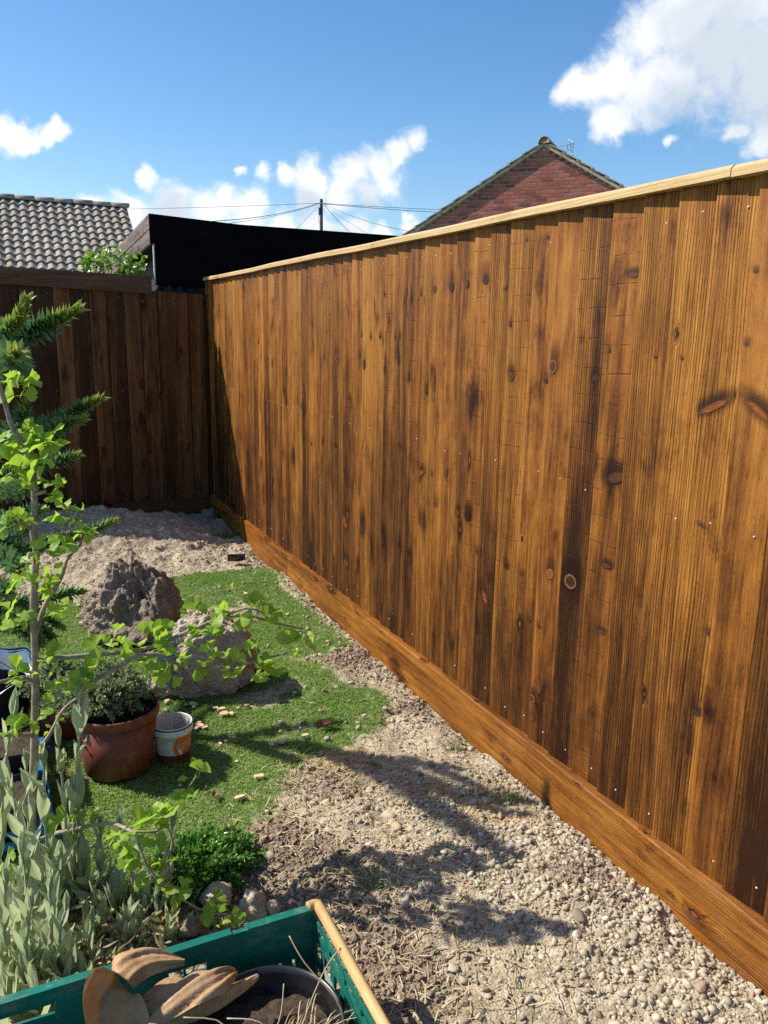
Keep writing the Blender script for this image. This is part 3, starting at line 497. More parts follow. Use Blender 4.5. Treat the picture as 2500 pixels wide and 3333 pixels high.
plank_x('gravel_board', -4.6, -0.02, 5.760, 5.784, lambda x: -0.03, lambda x: 0.112 + 0.002 * math.sin(x * 5), M['gravelboard_back'], bf)
plank_x('arris_rail', -4.6, -0.02, 5.80, 5.83, lambda x: 1.3, lambda x: 1.37, M['board_back'], bf)

# ---- concrete post behind the fence
M['concrete'] = plain('concrete', (0.34, 0.33, 0.31), (0.52, 0.51, 0.48), 60, 0.9, 0.5, 0.003, 0.2)
for yy, lab in ((4.215, 'pale concrete post top poking above the sunlit fence near the black shed'),):
    c = MB().bbox(0.078, 0.178, yy - 0.10, yy + 0.10, -0.05, 1.672, 0.008); solo('concrete_post', c.V, c.F, M['concrete'], lab, 'post')

# ================================================================ BLACK SHED
m, t, o = newmat('black_felt'); co = t.n('ShaderNodeTexCoord').outputs['Object']
a = t.noise(co, 5, 5, 0.7); b = t.noise(co, 160, 3, 0.7)
col = t.ramp(a, [(0.35, (0.003, 0.003, 0.004)), (0.62, (0.005, 0.005, 0.0065)), (0.8, (0.013, 0.013, 0.015))])
col = t.mix(t.m('MULTIPLY', t.ss(t.noise(co, 24, 6, 0.8), 0.70, 0.78), 0.5), col, (0.06, 0.06, 0.07))
bsdf(t, o, col=col, rough=0.9, spec=0.06, nrm=t.bump(b, 0.5, 0.003)); M['felt'] = m
M['oldwood'] = wood('weathered_fascia', 'Y', 'ZX', (0.03, 0.022, 0.018), (0.085, 0.062, 0.05), (0.17, 0.13, 0.108), (0.30, 0.24, 0.21), saw=0.0, knots=0.3, rough=0.8)
M['blackwood'] = plain('black_painted_wood', (0.008, 0.008, 0.010), (0.022, 0.022, 0.026), 30, 0.7, 0.3, 0.002)
shed = thing('shed', 'low black felted shed with weathered grey side fascia behind the back fence', 'shed', (0.6, 5.9, 0))
ztop = lambda x: 2.030 - 0.0487 * x
def sheet(x0, x1, y0, y1, zb, zt, n=12):
    V = []; F = []
    for i in range(n + 1):
        x = x0 + (x1 - x0) * i / n; V += [(x, y0, zb(x)), (x, y1, zb(x)), (x, y1, zt(x)), (x, y0, zt(x))]
    for i in range(n):
        for j in range(4): F.append((i * 4 + j, i * 4 + (j + 1) % 4, (i + 1) * 4 + (j + 1) % 4, (i + 1) * 4 + j))
    F.append((3, 2, 1, 0)); F.append(tuple(n * 4 + j for j in range(4))); return V, F
part('front_panel', *sheet(-0.352, 3.2, 5.845, 5.866, lambda x: 1.862, ztop), M['felt'], shed)
part('wall', *sheet(-0.325, 3.2, 5.849, 5.87, lambda x: 1.588, lambda x: 1.8618), M['felt'], shed)
part('wall', *sheet(-0.30, 3.2, 5.90, 5.95, lambda x: 0.0, lambda x: 1.86), M['blackwood'], shed)
part('edge_batten', MB().bbox(-0.3335, -0.3255, 5.843, 5.872, 1.60, 1.855, 0.001).V, MB().bbox(0, 1, 0, 1, 0, 1, .01).F, M['concrete'], shed)
part('side_wall', MB().box(-0.22, -0.19, 5.951, 9.0, 0.0, 1.85).V, MB().box(0, 1, 0, 1, 0, 1).F, M['blackwood'], shed)
def fascia(y0, y1, za, zb, zc, zd, x0, x1): # front bottom/top, back bottom/top
    V = [(x0, y0, za), (x1, y0, za), (x1, y0, zb), (x0, y0, zb), (x0, y1, zc), (x1, y1, zc), (x1, y1, zd), (x0, y1, zd)]
    return V, [(0, 1, 2, 3), (7, 6, 5, 4), (0, 4, 5, 1), (1, 5, 6, 2), (2, 6, 7, 3), (3, 7, 4, 0)]
part('fascia_board', *fascia(5.8665, 8.6, 1.955, 2.046, 1.80, 1.885, -0.352, -0.334), M['oldwood'], shed)
part('fascia_board', *fascia(5.8665, 8.6, 1.863, 1.953, 1.715, 1.798, -0.348, -0.334), M['oldwood'], shed)
part('soffit', *fascia(5.872, 8.6, 1.853, 1.861, 1.705, 1.713, -0.345, -0.19), M['blackwood'], shed)
part('roof', *fascia(5.867, 8.6, 2.0, 2.02, 1.85, 1.87, -0.332, 3.2), M['felt'], shed)
pk = thing('picket_fence', 'short black pointed pickets squeezed between shed wall and back fence', 'fence', (-0.1, 5.83, 0))
for i, xx in enumerate((-0.2439, -0.1714, -0.1004, -0.0328, -0.3155)):
    zt = 1.592 - 0.006 * i if i < 4 else 1.575
    V = [(xx - 0.032, 5.822, 0), (xx + 0.032, 5.822, 0), (xx + 0.032, 5.822, zt - 0.04), (xx, 5.822, zt), (xx - 0.032, 5.822, zt - 0.04)]
    V += [(a, 5.838, c) for a, b, c in V]
    part('picket', V, [(0, 1, 2, 3, 4), (9, 8, 7, 6, 5), (0, 5, 6, 1), (1, 6, 7, 2), (2, 7, 8, 3), (3, 8, 9, 4), (4, 9, 5, 0)], M['blackwood'], pk)

# ================================================================ TILED-ROOF HOUSE (left, far)
th = thing('house', 'house with grey weathered wavy clay tile roof beyond the dark fence', 'house', (-2, 22, 0))
RY, RZ, RXR = 23.0, 4.30, 2.06; PIT = math.radians(35); GA, CW = 0.283, 0.212
m, t, o = newmat('grey_tile'); co = t.n('ShaderNodeTexCoord').outputs['Object']; rnd = t.n('ShaderNodeObjectInfo').outputs['Random']
vec = t.v('ADD', co, t.xyz(t.m('MULTIPLY', rnd, 40.0), 0.0, 0.0)); a = t.noise(vec, 9, 5, 0.7)
col = t.ramp(a, [(0.3, (0.23, 0.185, 0.145)), (0.55, (0.39, 0.325, 0.26)), (0.75, (0.50, 0.425, 0.345))])
col = t.n('ShaderNodeHueSaturation', {'Value': t.m('MULTIPLY_ADD', rnd, 0.35, 0.85), 'Color': col}).outputs[0]
col = t.mix(t.m('MULTIPLY', t.ss(t.noise(vec, 26, 3, 0.7), 0.69, 0.74), 0.7), col, (0.55, 0.54, 0.50))
col = t.mix(t.m('MULTIPLY', t.ss(t.noise(t.v('ADD', vec, (5, 3, 1)), 14, 3, 0.7), 0.69, 0.78), 0.6), col, (0.035, 0.033, 0.03))
bsdf(t, o, col=col, rough=0.9, spec=0.2, nrm=t.bump(t.noise(vec, 60, 3), 0.5, 0.01)); M['tile'] = m
def tile_geo(n=9):
    V = []; F = []
    for i in range(n + 1):
        u = i / n; x = u * (CW + 0.02) - 0.01; w_ = math.sin(2 * math.pi * (u - 0.12)); z = 0.032 * w_ * (1.0 if w_ > 0 else 0.7)
        V += [(x, 0, z + 0.052), (x, GA + 0.07, z), (x, 0, z + 0.052), (x, 0.012, z + 0.004)]
    for i in range(n):
        a, b = i * 4, i * 4 + 4; F += [(a, b, b + 1, a + 1), (a + 3, b + 3, b + 2, a + 2)]
    return V, F
tv, tfc = tile_geo(); TILE = mesh('roof_tile', tv, tfc, M['tile'], True)
Rr = Matrix.Rotation(PIT, 4, 'X'); fl = Vector((0, -math.cos(PIT), -math.sin(PIT)))
restV = []; restF = []
for row in range(22):
    for c in range(38):
        x = RXR - 0.05 - (c + 1) * CW; p = Vector((x, RY, RZ - 0.03)) + fl * (GA * (row + 1)) + Vector((0, 0, r_.uniform(-0.004, 0.004)))
        Mx = Matrix.Translation(p) @ Rr @ Matrix.Rotation(r_.uniform(-0.012, 0.012), 4, 'Z')
        if c < 22 and row < 13: inst('roof_tile', TILE, Mx, th)
        else:
            k = len(restV); restV += [tuple(Mx @ Vector(v)) for v in tv]; restF += [tuple(i + k for i in f) for f in tfc]
part('roof_tiles_beyond', restV, restF, M['tile'], th, True, kind='stuff')
def halfround(x0, x1, r, n=8):
    V = []; F = []
    for x in (x0, x1):
        for j in range(n + 1):
            a = math.pi * j / n; V.append((x, r * math.cos(a), r * math.sin(a)))
        for j in range(n + 1):
            a = math.pi * j / n; V.append((x, (r - 0.02) * math.cos(a), (r - 0.02) * math.sin(a)))
    k = 2 * (n + 1)
    for j in range(n):
        F += [(j, k + j, k + j + 1, j + 1), (n + 1 + j, n + 2 + j, k + n + 2 + j, k + n + 1 + j), (j, j + 1, n + 2 + j, n + 1 + j), (k + j + 1, k + j, k + n + 1 + j, k + n + 2 + j)]
    return V, F
hv, hf = halfround(0, 0.45, 0.115); RID = mesh('ridge_tile', hv, hf, M['tile'], True)
for i in range(18): inst('ridge_tile', RID, Matrix.Translation((RXR + 0.02 - 0.452 * (i + 1), RY, RZ - 0.02 + r_.uniform(-0.006, 0.006))) @ Matrix.Rotation(r_.uniform(-0.01, 0.01), 4, 'Y'), th)
M['render'] = plain('rendered_wall', (0.5, 0.46, 0.4), (0.62, 0.58, 0.5), 4, 0.9, 0.3, 0.01, 0.2)
ey = RY - 6.4 * math.cos(PIT) * 0.98; ez = RZ - 6.4 * math.sin(PIT) * 0.98 - 0.1
w_ = [(-6, ey + .3, -.05), (RXR - .25, ey + .3, -.05), (RXR - .25, 2 * RY - ey - .3, -.05), (-6, 2 * RY - ey - .3, -.05), (-6, ey + .3, ez), (RXR - .25, ey + .3, ez), (RXR - .25, 2 * RY - ey - .3, ez), (-6, 2 * RY - ey - .3, ez), (-6, RY, RZ - .2), (RXR - .25, RY, RZ - .2)]
part('wall', w_, [(0, 1, 5, 4), (2, 3, 7, 6), (1, 2, 6, 9, 5), (3, 0, 4, 8, 7)], M['render'], th)
by = 2 * RY - (RY - 6.4 * math.cos(PIT))
part('roof_slab', [(-6, RY - 6.2 * math.cos(PIT), RZ - .05 - 6.2 * math.sin(PIT)), (RXR - .08, RY - 6.2 * math.cos(PIT), RZ - .05 - 6.2 * math.sin(PIT)), (RXR - .08, RY, RZ - .05), (-6, RY, RZ - .05), (RXR - .08, by, RZ - .05 - 6.4 * math.sin(PIT)), (-6, by, RZ - .05 - 6.4 * math.sin(PIT))], [(0, 1, 2, 3), (3, 2, 4, 5)], M['tile'], th)

# ================================================================ BRICK GABLE HOUSE (right, far)
AP = Vector((9.067, 14.714, 5.06)); TD = Vector((0.6726, -0.74, 0)); ND = Vector((-0.74, -0.6726, 0)); SLO = 0.577
Q = lambda u, v, z: AP + TD * u - ND * v + Vector((0, 0, z))
bh = thing('house', 'red brick bungalow gable with mossy grey verge above the fence', 'house', (AP.x, AP.y, 0))
m, t, o = newmat('red_brick'); co = t.n('ShaderNodeTexCoord').outputs['Object']; rnd = t.n('ShaderNodeObjectInfo').outputs['Random']
vec = t.v('ADD', co, t.xyz(t.m('MULTIPLY', rnd, 40.0), 0.0, 0.0))
col = t.ramp(rnd, [(0.0, (0.24, 0.08, 0.058)), (0.25, (0.38, 0.115, 0.08)), (0.5, (0.46, 0.135, 0.092)), (0.8, (0.54, 0.165, 0.108)), (1.0, (0.38, 0.19, 0.145))], 'LINEAR')
col = t.mix(t.m('MULTIPLY', t.ss(t.noise(vec, 14, 5, 0.7), 0.45, 0.7), 0.4), col, (0.24, 0.115, 0.09))
bsdf(t, o, col=col, rough=0.9, spec=0.2, nrm=t.bump(t.noise(vec, 60, 4), 0.5, 0.006)); M['brick'] = m
M['mortar'] = plain('mortar', (0.38, 0.34, 0.30), (0.52, 0.48, 0.43), 25, 0.95, 0.4, 0.004, 0.1)
m, t, o = newmat('brick_wall_far'); co = t.n('ShaderNodeTexCoord').outputs['Object']
br = t.n('ShaderNodeTexBrick', {'Vector': t.n('ShaderNodeMapping', {'Vector': co, 'Rotation': (math.radians(90), 0, math.radians(47.7))}).outputs[0], 'Color1': (0.27, 0.085, 0.055, 1), 'Color2': (0.18, 0.065, 0.045, 1), 'Mortar': (0.33, 0.30, 0.26, 1), 'Scale': 1.0, 'Mortar Size': 0.01, 'Brick Width': 0.225, 'Row Height': 0.075})
bsdf(t, o, col=br.outputs[0], rough=0.9, spec=0.2); M['brickwall'] = m
bk = MB().bbox(0, 0.215, 0, 0.05, 0, 0.065, 0.004); BR = mesh('brick', bk.V, bk.F, M['brick'])
RB = Matrix(((TD.x, -ND.x, 0, 0), (TD.y, -ND.y, 0, 0), (0, 0, 1, 0), (0, 0, 0, 1)))
nb = 0
for row in range(32):
    z0 = -0.14 - 0.075 * row; zt = z0 + 0.065; um = (-zt - 0.05) / SLO
    u0 = -5.4 + (0.1125 if row % 2 else 0.0) + r_.uniform(-0.012, 0.012)
    while u0 < 5:
        a, b = max(u0, -um), min(u0 + 0.215, um); u0 += 0.225
        if b - a < 0.04: continue
        if z0 < -1.84 + (a + 3.2) * 0.184 - 0.12 or nb >= 300: continue
        Mx = Matrix.Translation(Q(a, r_.uniform(-0.003, 0.003), z0 + r_.uniform(-0.002, 0.002))) @ RB @ Matrix.Diagonal(((b - a) / 0.215, 1, 1, 1))
        inst('brick', BR, Mx, bh); nb += 1
HW = 4.3; HZ = -HW * SLO
def tri(v0, u, ztop): return [Q(-u, v0, ztop - u * SLO), Q(u, v0, ztop - u * SLO), Q(0, v0, ztop)]
gv = [Q(-HW, 0.008, -5.15), Q(HW, 0.008, -5.15), Q(HW, 0.008, HZ - .06), Q(0, 0.008, -.06), Q(-HW, 0.008, HZ - .06)]
part('mortar_bed', gv, [(0, 1, 2, 3, 4)], M['mortar'], bh)
part('wall', [Q(-HW, 0.02, -5.15), Q(-HW, 0.02, HZ - .1), Q(-HW, 9, HZ - .1), Q(-HW, 9, -5.15), Q(HW, 0.02, -5.15), Q(HW, 0.02, HZ - .1), Q(HW, 9, HZ - .1), Q(HW, 9, -5.15), Q(0, 9, -.1)], [(0, 1, 2, 3), (7, 6, 5, 4), (3, 2, 8, 6, 7)], M['brickwall'], bh)
M['mossy'] = plain('lichened_concrete_tile', (0.30, 0.215, 0.155), (0.68, 0.54, 0.41), 14, 0.95, 0.5, 0.008, 0.15, 6, 0.3)
TL = 0.335; sl_ = math.atan(SLO)
for sgn in (-1, 1):
    for i in range(15):
        s0 = 0.10 + i * TL; # along the slope, stepping slabs
        for nm_, v0, v1, h0, h1, th_ in (('verge_tile', -0.075, 0.30, 0.062, 0.036, 0.022),):
            c0, c1 = s0, s0 + TL + 0.05
            pts = []
            for v in (v0, v1):
                for (c, h) in ((c0, h1 - 0.028), (c1, h0 - 0.028), (c1, h0 - 0.028 + th_), (c0, h1 - 0.028 + th_)):
                    u = c * math.cos(sl_) + h * math.sin(sl_); z = -c * math.sin(sl_) + h * math.cos(sl_)
                    pts.append(Q(sgn * u, v, z))
            fcs = [(0, 1, 2, 3), (7, 6, 5, 4), (0, 4, 5, 1), (1, 5, 6, 2), (2, 6, 7, 3), (3, 7, 4, 0)]
            part(nm_, pts, fcs if sgn > 0 else [f[::-1] for f in fcs], M['mossy'], bh)
    pts = []
    for v in (-0.055, 0.05):
        for (c, h) in ((0.0, -0.075), (5.0, -0.075), (5.0, 0.004), (0.0, 0.004)):
            u = c * math.cos(sl_) + h * math.sin(sl_); z = -c * math.sin(sl_) + h * math.cos(sl_); pts.append(Q(sgn * max(u, 0.002), v, z))
    fcs = [(0, 1, 2, 3), (7, 6, 5, 4), (0, 4, 5, 1), (1, 5, 6, 2), (2, 6, 7, 3), (3, 7, 4, 0)]
    part('verge_mortar', pts, fcs if sgn > 0 else [f[::-1] for f in fcs], M['mossy'], bh)
    part('roof_slope', [Q(0, .31, 0.03), Q(sgn * 4.5, .31, -4.5 * SLO + .03), Q(sgn * 4.5, 9, -4.5 * SLO + .03), Q(0, 9, 0.03)], [(0, 1, 2, 3)], M['mossy'], bh)
hv, hf = halfround(-0.085, 0.40, 0.125)
hv2 = list(hv); k0 = len(hv2)
hv2 += [(-0.08, 0, -0.02)]; hf2 = list(hf) + [(k0, j + 1, j) for j in range(8)]
for i in range(8):
    me = None
    V = [Q(y * (1.02), x + i * 0.46, z * 1.0 + 0.0) for x, y, z in hv2]
    part('ridge_tile', V, hf2, M['mossy'], bh, True)
M['metal'] = plain('grey_metal', (0.35, 0.36, 0.37), (0.55, 0.56, 0.57), 40, 0.4, 0.1, 0.001, 0.5)
ae = thing('tv_aerial', 'thin metal television aerial on the brick bungalow roof', 'aerial', tuple((10.6663, 15.8976, 5.1478)))
part('mast', MB().tube([(10.6663, 15.8976, 5.1478), (10.7168, 15.9535, 5.4699)], 0.014, 6).V, MB().tube([(0, 0, 0), (0, 0, 1)], 1, 6).F, M['metal'], ae)
b_ = MB().tube([(10.3922, 16.0824, 5.3701), (10.7276, 15.9435, 5.45)], 0.010, 6); part('boom', b_.V, b_.F, M['metal'], ae)
for a_, b2 in (((10.5929, 15.9061, 5.4992), (10.7243, 16.022, 5.3032)), ((10.5257, 15.921, 5.4314), (10.6576, 16.0599, 5.3289)), ((10.6827, 16.1066, 5.5648), (10.6628, 15.8601, 5.4473)), ((10.6531, 15.9402, 5.2947), (10.6045, 15.9663, 5.3072))):
    c = MB().tube([a_, b2], 0.009, 6); part('element', c.V, c.F, M['metal'], ae)

# ================================================================ TELEGRAPH POLE AND WIRES
M['polewood'] = plain('creosoted_pole', (0.075, 0.065, 0.05), (0.19, 0.17, 0.135), 6, 0.9, 0.4, 0.01, 0.2)
M['blackplastic'] = plain('black_plastic', (0.010, 0.010, 0.011), (0.022, 0.022, 0.024), 40, 0.38, 0.15, 0.001, 0.5)
M['cable'] = plain('cable', (0.035, 0.04, 0.045), (0.06, 0.065, 0.07), 5, 0.6, 0, 0.001)
P0 = Vector((15.6346, 44.7102, 8.2952))
tp = thing('telegraph_pole', 'wooden telegraph pole with cables rising behind the black shed', 'pole', (P0.x, P0.y, 0))
c = MB().tube([(P0.x, P0.y, 0), (P0.x, P0.y, 4), (P0.x, P0.y, P0.z)], [0.12, 0.105, 0.088], 12); part('pole', c.V, c.F, M['polewood'], tp)
c = MB().box(P0.x - 0.2, P0.x - 0.09, P0.y - 0.2, P0.y - 0.08, P0.z - 0.86, P0.z - 0.47); part('junction_box', c.V, c.F, M['blackplastic'], tp)
c = MB().tube([(P0.x - 0.25, P0.y - 0.05, P0.z - 0.25), (P0.x + 0.27, P0.y - 0.1, P0.z - 0.25)], 0.03, 6); part('bracket', c.V, c.F, M['metal'], tp)
c = MB().tube(smoothpath([(P0.x - 0.18, P0.y - 0.15, P0.z - 0.86), (P0.x - 0.25, P0.y - 0.2, P0.z - 1.15), (P0.x - 0.1, P0.y - 0.15, P0.z - 1.35)], 4), 0.012, 5); part('loose_cable', c.V, c.F, M['cable'], tp)
for A_, B_, sag, rr_, lab in (
    ((15.7699, 44.5894, 8.0661), (47.2752, 54.2989, 11.3169), 0.35, 0.013, 'upper of the two near level cables running right from the pole'),
    ((15.7672, 44.5824, 8.033), (45.7754, 52.5842, 10.6841), 0.4, 0.016, 'lower of the two near level cables running right from the pole'),
    ((15.7672, 44.5824, 8.033), (13.4797, 24.3334, 4.302), 0.35, 0.011, 'single cable sloping gently right from the pole to the brick gable'),
    ((15.7466, 44.5757, 7.9664), (13.0983, 32.4852, 4.4457), 0.05, 0.010, 'steeper of the twin cables dropping right from the pole'),
    ((15.7466, 44.5757, 7.9664), (12.8406, 31.4454, 4.3326), 0.05, 0.009, 'outer twin cable dropping right from the pole'),
    ((15.7633, 44.572, 7.9833), (14.1539, 32.0218, 4.5905), 0.1, 0.009, 'thin cable dropping right from the pole past the twin cables'),
    ((15.4637, 44.7369, 8.0769), (-7.172, 84.498, 10.9462), 0.3, 0.013, 'highest near level cable running left from the pole over the tiled roof'),
    ((15.4624, 44.7334, 8.0603), (3.9102, 27.7851, 4.538), 0.25, 0.014, 'thicker cable sloping left from the pole to the shed roof'),
    ((15.4597, 44.7264, 8.0272), (4.0726, 27.6616, 4.3499), 0.2, 0.009, 'lower thin cable sloping left from the pole to the shed roof'),
    ((15.4852, 44.6981, 7.9615), (9.4909, 33.1166, 4.6821), 0.05, 0.008, 'steep thin cable dropping left from the pole')):
    A_, B_ = Vector(A_), Vector(B_)
    P = [A_.lerp(B_, k / 14) - Vector((0, 0, 4 * sag * (k / 14) * (1 - k / 14))) for k in range(15)]
    c = MB().tube(P, rr_, 5); solo('overhead_cable', c.V, c.F, M['cable'], lab, 'cable')

# ================================================================ STONES, CLODS, STRAW
m, t, o = newmat('pebble_loose'); rnd = t.n('ShaderNodeAttribute', attribute_name='rnd').outputs['Fac']; co = t.n('ShaderNodeTexCoord').outputs['Object']
STONE = [(0.0, (0.20, 0.165, 0.11)), (0.2, (0.32, 0.268, 0.18)), (0.45, (0.415, 0.355, 0.245)), (0.68, (0.49, 0.425, 0.30)), (0.83, (0.58, 0.51, 0.38)), (0.9, (0.40, 0.26, 0.13)), (0.95, (0.66, 0.59, 0.48)), (0.985, (0.26, 0.26, 0.27)), (1.0, (0.42, 0.19, 0.10))]
col = t.mix(t.m('MULTIPLY', t.noise(co, 60, 5, 0.7), 0.5), t.ramp(rnd, STONE), (0.46, 0.38, 0.28))
bsdf(t, o, col=col, rough=0.85, spec=0.25, nrm=t.bump(t.noise(co, 220, 3), 0.4, 0.002)); M['pebble_stuff'] = m
m, t, o = newmat('pebble'); rnd = t.n('ShaderNodeObjectInfo').outputs['Random']; co = t.n('ShaderNodeTexCoord').outputs['Object']
col = t.mix(t.m('MULTIPLY', t.noise(co, 50, 5, 0.7), 0.45), t.ramp(rnd, STONE), (0.48, 0.40, 0.30))
bsdf(t, o, col=col, rough=0.8, spec=0.28, nrm=t.bump(t.noise(co, 180, 4), 0.4, 0.002)); M['pebble'] = m
M['clod'] = None
m, t, o = newmat('soil_clod'); rnd = t.n('ShaderNodeAttribute', attribute_name='rnd').outputs['Fac']; co = t.n('ShaderNodeTexCoord').outputs['Object']
col = t.mix(t.noise(co, 70, 5, 0.7), t.ramp(rnd, [(0, (0.19, 0.135, 0.088)), (1, (0.47, 0.365, 0.255))]), (0.34, 0.255, 0.175))
bsdf(t, o, col=col, rough=0.97, spec=0.08, nrm=t.bump(t.noise(co, 150, 5, 0.7), 0.9, 0.006)); M['clod'] = m
def lump(seed, sub, rough=0.18, flat=0.65, el=1.25, freq=1.3, cuts=0):
    V, F = ico(sub); r = 1 + rough * n3(V[:, 0] * freq + seed, V[:, 1] * freq, V[:, 2] * freq, seed) + rough * 0.5 * n3(V[:, 0] * 2.7 * freq, V[:, 1] * 2.7 * freq + seed, V[:, 2] * 2.7 * freq, seed + 1)
    rg_ = np.random.default_rng(seed + 900); V = V * r[:, None]
    for _ in range(cuts):
        nn = rg_.normal(0, 1, 3); nn /= np.linalg.norm(nn); dd = V @ nn; lim = rg_.uniform(0.42, 0.78); V = V - np.clip(dd - lim, 0, None)[:, None] * nn
    return V * np.array([el * rg_.uniform(.85, 1.2), 1.0, flat * rg_.uniform(.8, 1.15)]), F
def scatter(shapes, P, S, seed, tilt=0.5):
    """many small lumps in one mesh: P positions (n,3), S sizes (n)"""
    r = np.random.default_rng(seed); Vs = []; Fs = []; A = []; k = 0; pick = r.integers(0, len(shapes), len(P))
    for si, (V0, F0) in enumerate(shapes):
        idx = np.nonzero(pick == si)[0]
        if not len(idx): continue
        n = len(idx); az = r.uniform(0, 2 * np.pi, n); tx = r.normal(0, tilt, n); ty = r.normal(0, tilt, n)
        ca, sa = np.cos(az), np.sin(az); cx, sx = np.cos(tx), np.sin(tx); cy, sy = np.cos(ty), np.sin(ty)
        x, y, z = [V0[None, :, i] for i in range(3)]
        y, z = y * cx[:, None] - z * sx[:, None], y * sx[:, None] + z * cx[:, None]
        x, z = x * cy[:, None] + z * sy[:, None], -x * sy[:, None] + z * cy[:, None]
        x, y = x * ca[:, None] - y * sa[:, None], x * sa[:, None] + y * ca[:, None]
        W = np.stack([x, y, z], 2) * S[idx][:, None, None] + P[idx][:, None, :]
        Vs.append(W.reshape(-1, 3)); nv = len(V0)
        Fs.append((F0[None] + (np.arange(n) * nv)[:, None, None]).reshape(-1, 3) + k); k += n * nv
        A.append(np.repeat(r.random(n), nv))
    return np.concatenate(Vs), np.concatenate(Fs), np.concatenate(A)
PSH = [lump(s, 1, 0.28, 0.62, 1.3, cuts=5) for s in range(12)]; PS0 = [lump(s + 20, 0 + 1, 0.25, 0.6, 1.3) for s in range(3)]
def spread(n, x0, x1, y0, y1, seed, turfkeep=0.04):
    r = np.random.default_rng(seed); x = r.uniform(x0, x1, n); y = r.uniform(y0, y1, n)
    k = (~turfmask(x, y)) | (r.random(n) < turfkeep); return x[k], y[k], r
# loose gravel, beyond counting
x1, y1, r1 = spread(13000, -1.7, -0.018, 0.85, 3.2, 41, 0.22); x2, y2, r2 = spread(11000, -1.75, -0.018, 3.2, 5.55, 42, 0.10)
x3, y3, r3 = spread(3600, -0.40, -0.018, 0.9, 1.85, 43); x4, y4, r4 = spread(1500, -0.36, -0.02, 2.9, 5.0, 44, 0.15)
X = np.concatenate([x1, x2, x3, x4]); Yy = np.concatenate([y1, y2, y3, y4])
den = n2(X * 2.3, Yy * 2.3, 51) + 0.6 * n2(X * 6, Yy * 6, 52); rr = np.random.default_rng(45)
near_f = np.exp(-(X / 0.25) ** 2)
sm = sum(np.exp(-((X - p[0]) ** 2 + (Yy - p[1]) ** 2) / (p[3] ** 2)) for p in SOILP + SANDP)
k = rr.random(len(X)) < np.clip(0.45 + den * 0.6 + near_f * 0.6, 0.08, 1) * np.clip(1.15 - 0.7 * sm, 0.15, 1); X, Yy = X[k], Yy[k]
S = np.exp(rr.normal(math.log(0.0036), 0.5, len(X))); S = np.clip(S * (1 + 0.30 * np.exp(-((X + 0.15) / 0.22) ** 2 - ((Yy - 1.25) / 0.5) ** 2)), 0.0022, 0.0115)
Vp, Fp, Ap = scatter(PSH, np.stack([X, Yy, ground_h(X, Yy) + S * 0.12 + 0.0075 * turfmask(X, Yy)], 1), S, 46)
o = part('gravel', Vp, Fp, M['pebble_stuff'], smooth=True, attrs={'rnd': Ap}, kind='stuff'); o['label'] = 'loose beige gravel scattered over bare soil beside the fence'; o['category'] = 'gravel'
# crumbly soil
cl = [lump(s + 60, 2, 0.55, 0.75, 1.0, 2.0, 3) for s in range(9)]
cx, cy, cs = [], [], []
for p in SOILP:
    n = int(1000 * (p[3] / 0.1) ** 2); a = rng.normal(p[0], p[3] * 0.75, n); b = rng.normal(p[1], p[3] * 0.75, n); cx.append(a); cy.append(b); cs.append(np.exp(rng.normal(math.log(0.0028), 0.6, n)))
n = 900; cx.append(rng.uniform(-0.9, -0.02, n)); cy.append(rng.uniform(0.9, 3.0, n)); cs.append(np.exp(rng.normal(math.log(0.0034), 0.4, n)))
n = 260; cx.append(-np.abs(rng.normal(0.0, 0.05, n)) - 0.02); cy.append(rng.uniform(1.0, 4.6, n)); cs.append(np.exp(rng.normal(math.log(0.0055), 0.45, n)))
cx, cy, cs = np.concatenate(cx), np.concatenate(cy), np.clip(np.concatenate(cs), 0.0018, 0.010)
k = (cx < -0.02) & (~turfmask(cx, cy) | (rng.random(len(cx)) < 0.08)) & ~((cx > -1.47) & (cx < -0.83) & (cy < 1.36) & (cy > .7)); cx, cy, cs = cx[k], cy[k], cs[k]
Vc, Fc, Ac = scatter(cl, np.stack([cx, cy, ground_h(cx, cy) + cs * 0.3], 1), cs, 47)
o = part('soil_crumbs', Vc, Fc, M['clod'], smooth=False, attrs={'rnd': Ac}, kind='stuff'); o['label'] = 'dark crumbly dug soil heaped beside crate and fence foot'; o['category'] = 'soil'
# straw
m, t, o = newmat('straw'); rnd = t.n('ShaderNodeAttribute', attribute_name='rnd').outputs['Fac']
bsdf(t, o, col=t.ramp(rnd, [(0, (0.36, 0.27, 0.14)), (0.7, (0.58, 0.47, 0.28)), (0.88, (0.66, 0.56, 0.37)), (0.93, (0.12, 0.18, 0.05)), (1, (0.16, 0.2, 0.06))]), rough=0.8, spec=0.2); M['straw'] = m
sx_, sy_ = [], []
for c in ((-0.6785, 1.5532, 0, 0.16, 260), (-0.5683, 1.6158, 0, 0.14, 160), (-0.5486, 1.5688, 0, 0.1, 110), (-0.6, 1.939, 0, 0.14, 160), (-0.282, 1.905, 0, 0.14, 120), (-0.5336, 1.2957, 0, 0.2, 160), (-0.0718, 1.6592, -0, 0.12, 80), (-0.6935, 1.2736, 0, 0.14, 200), (-0.4491, 1.9776, 0, 0.12, 90), (-0.5802, 2.1474, 0, 0.06, 70)):
    sx_.append(rng.normal(c[0], c[3], int(c[4]))); sy_.append(rng.normal(c[1], c[3] * 0.8, int(c[4])))
sx_, sy_ = np.concatenate(sx_), np.concatenate(sy_); k = (sx_ < -0.03) & ~((sx_ < -0.83) & (sy_ < 1.36)); sx_, sy_ = sx_[k], sy_[k]; n = len(sx_)
an = rng.uniform(0, np.pi, n); ln = rng.uniform(0.006, 0.026, n); wd = rng.uniform(0.0008, 0.0016, n); hb = ground_h(sx_, sy_) + 0.005
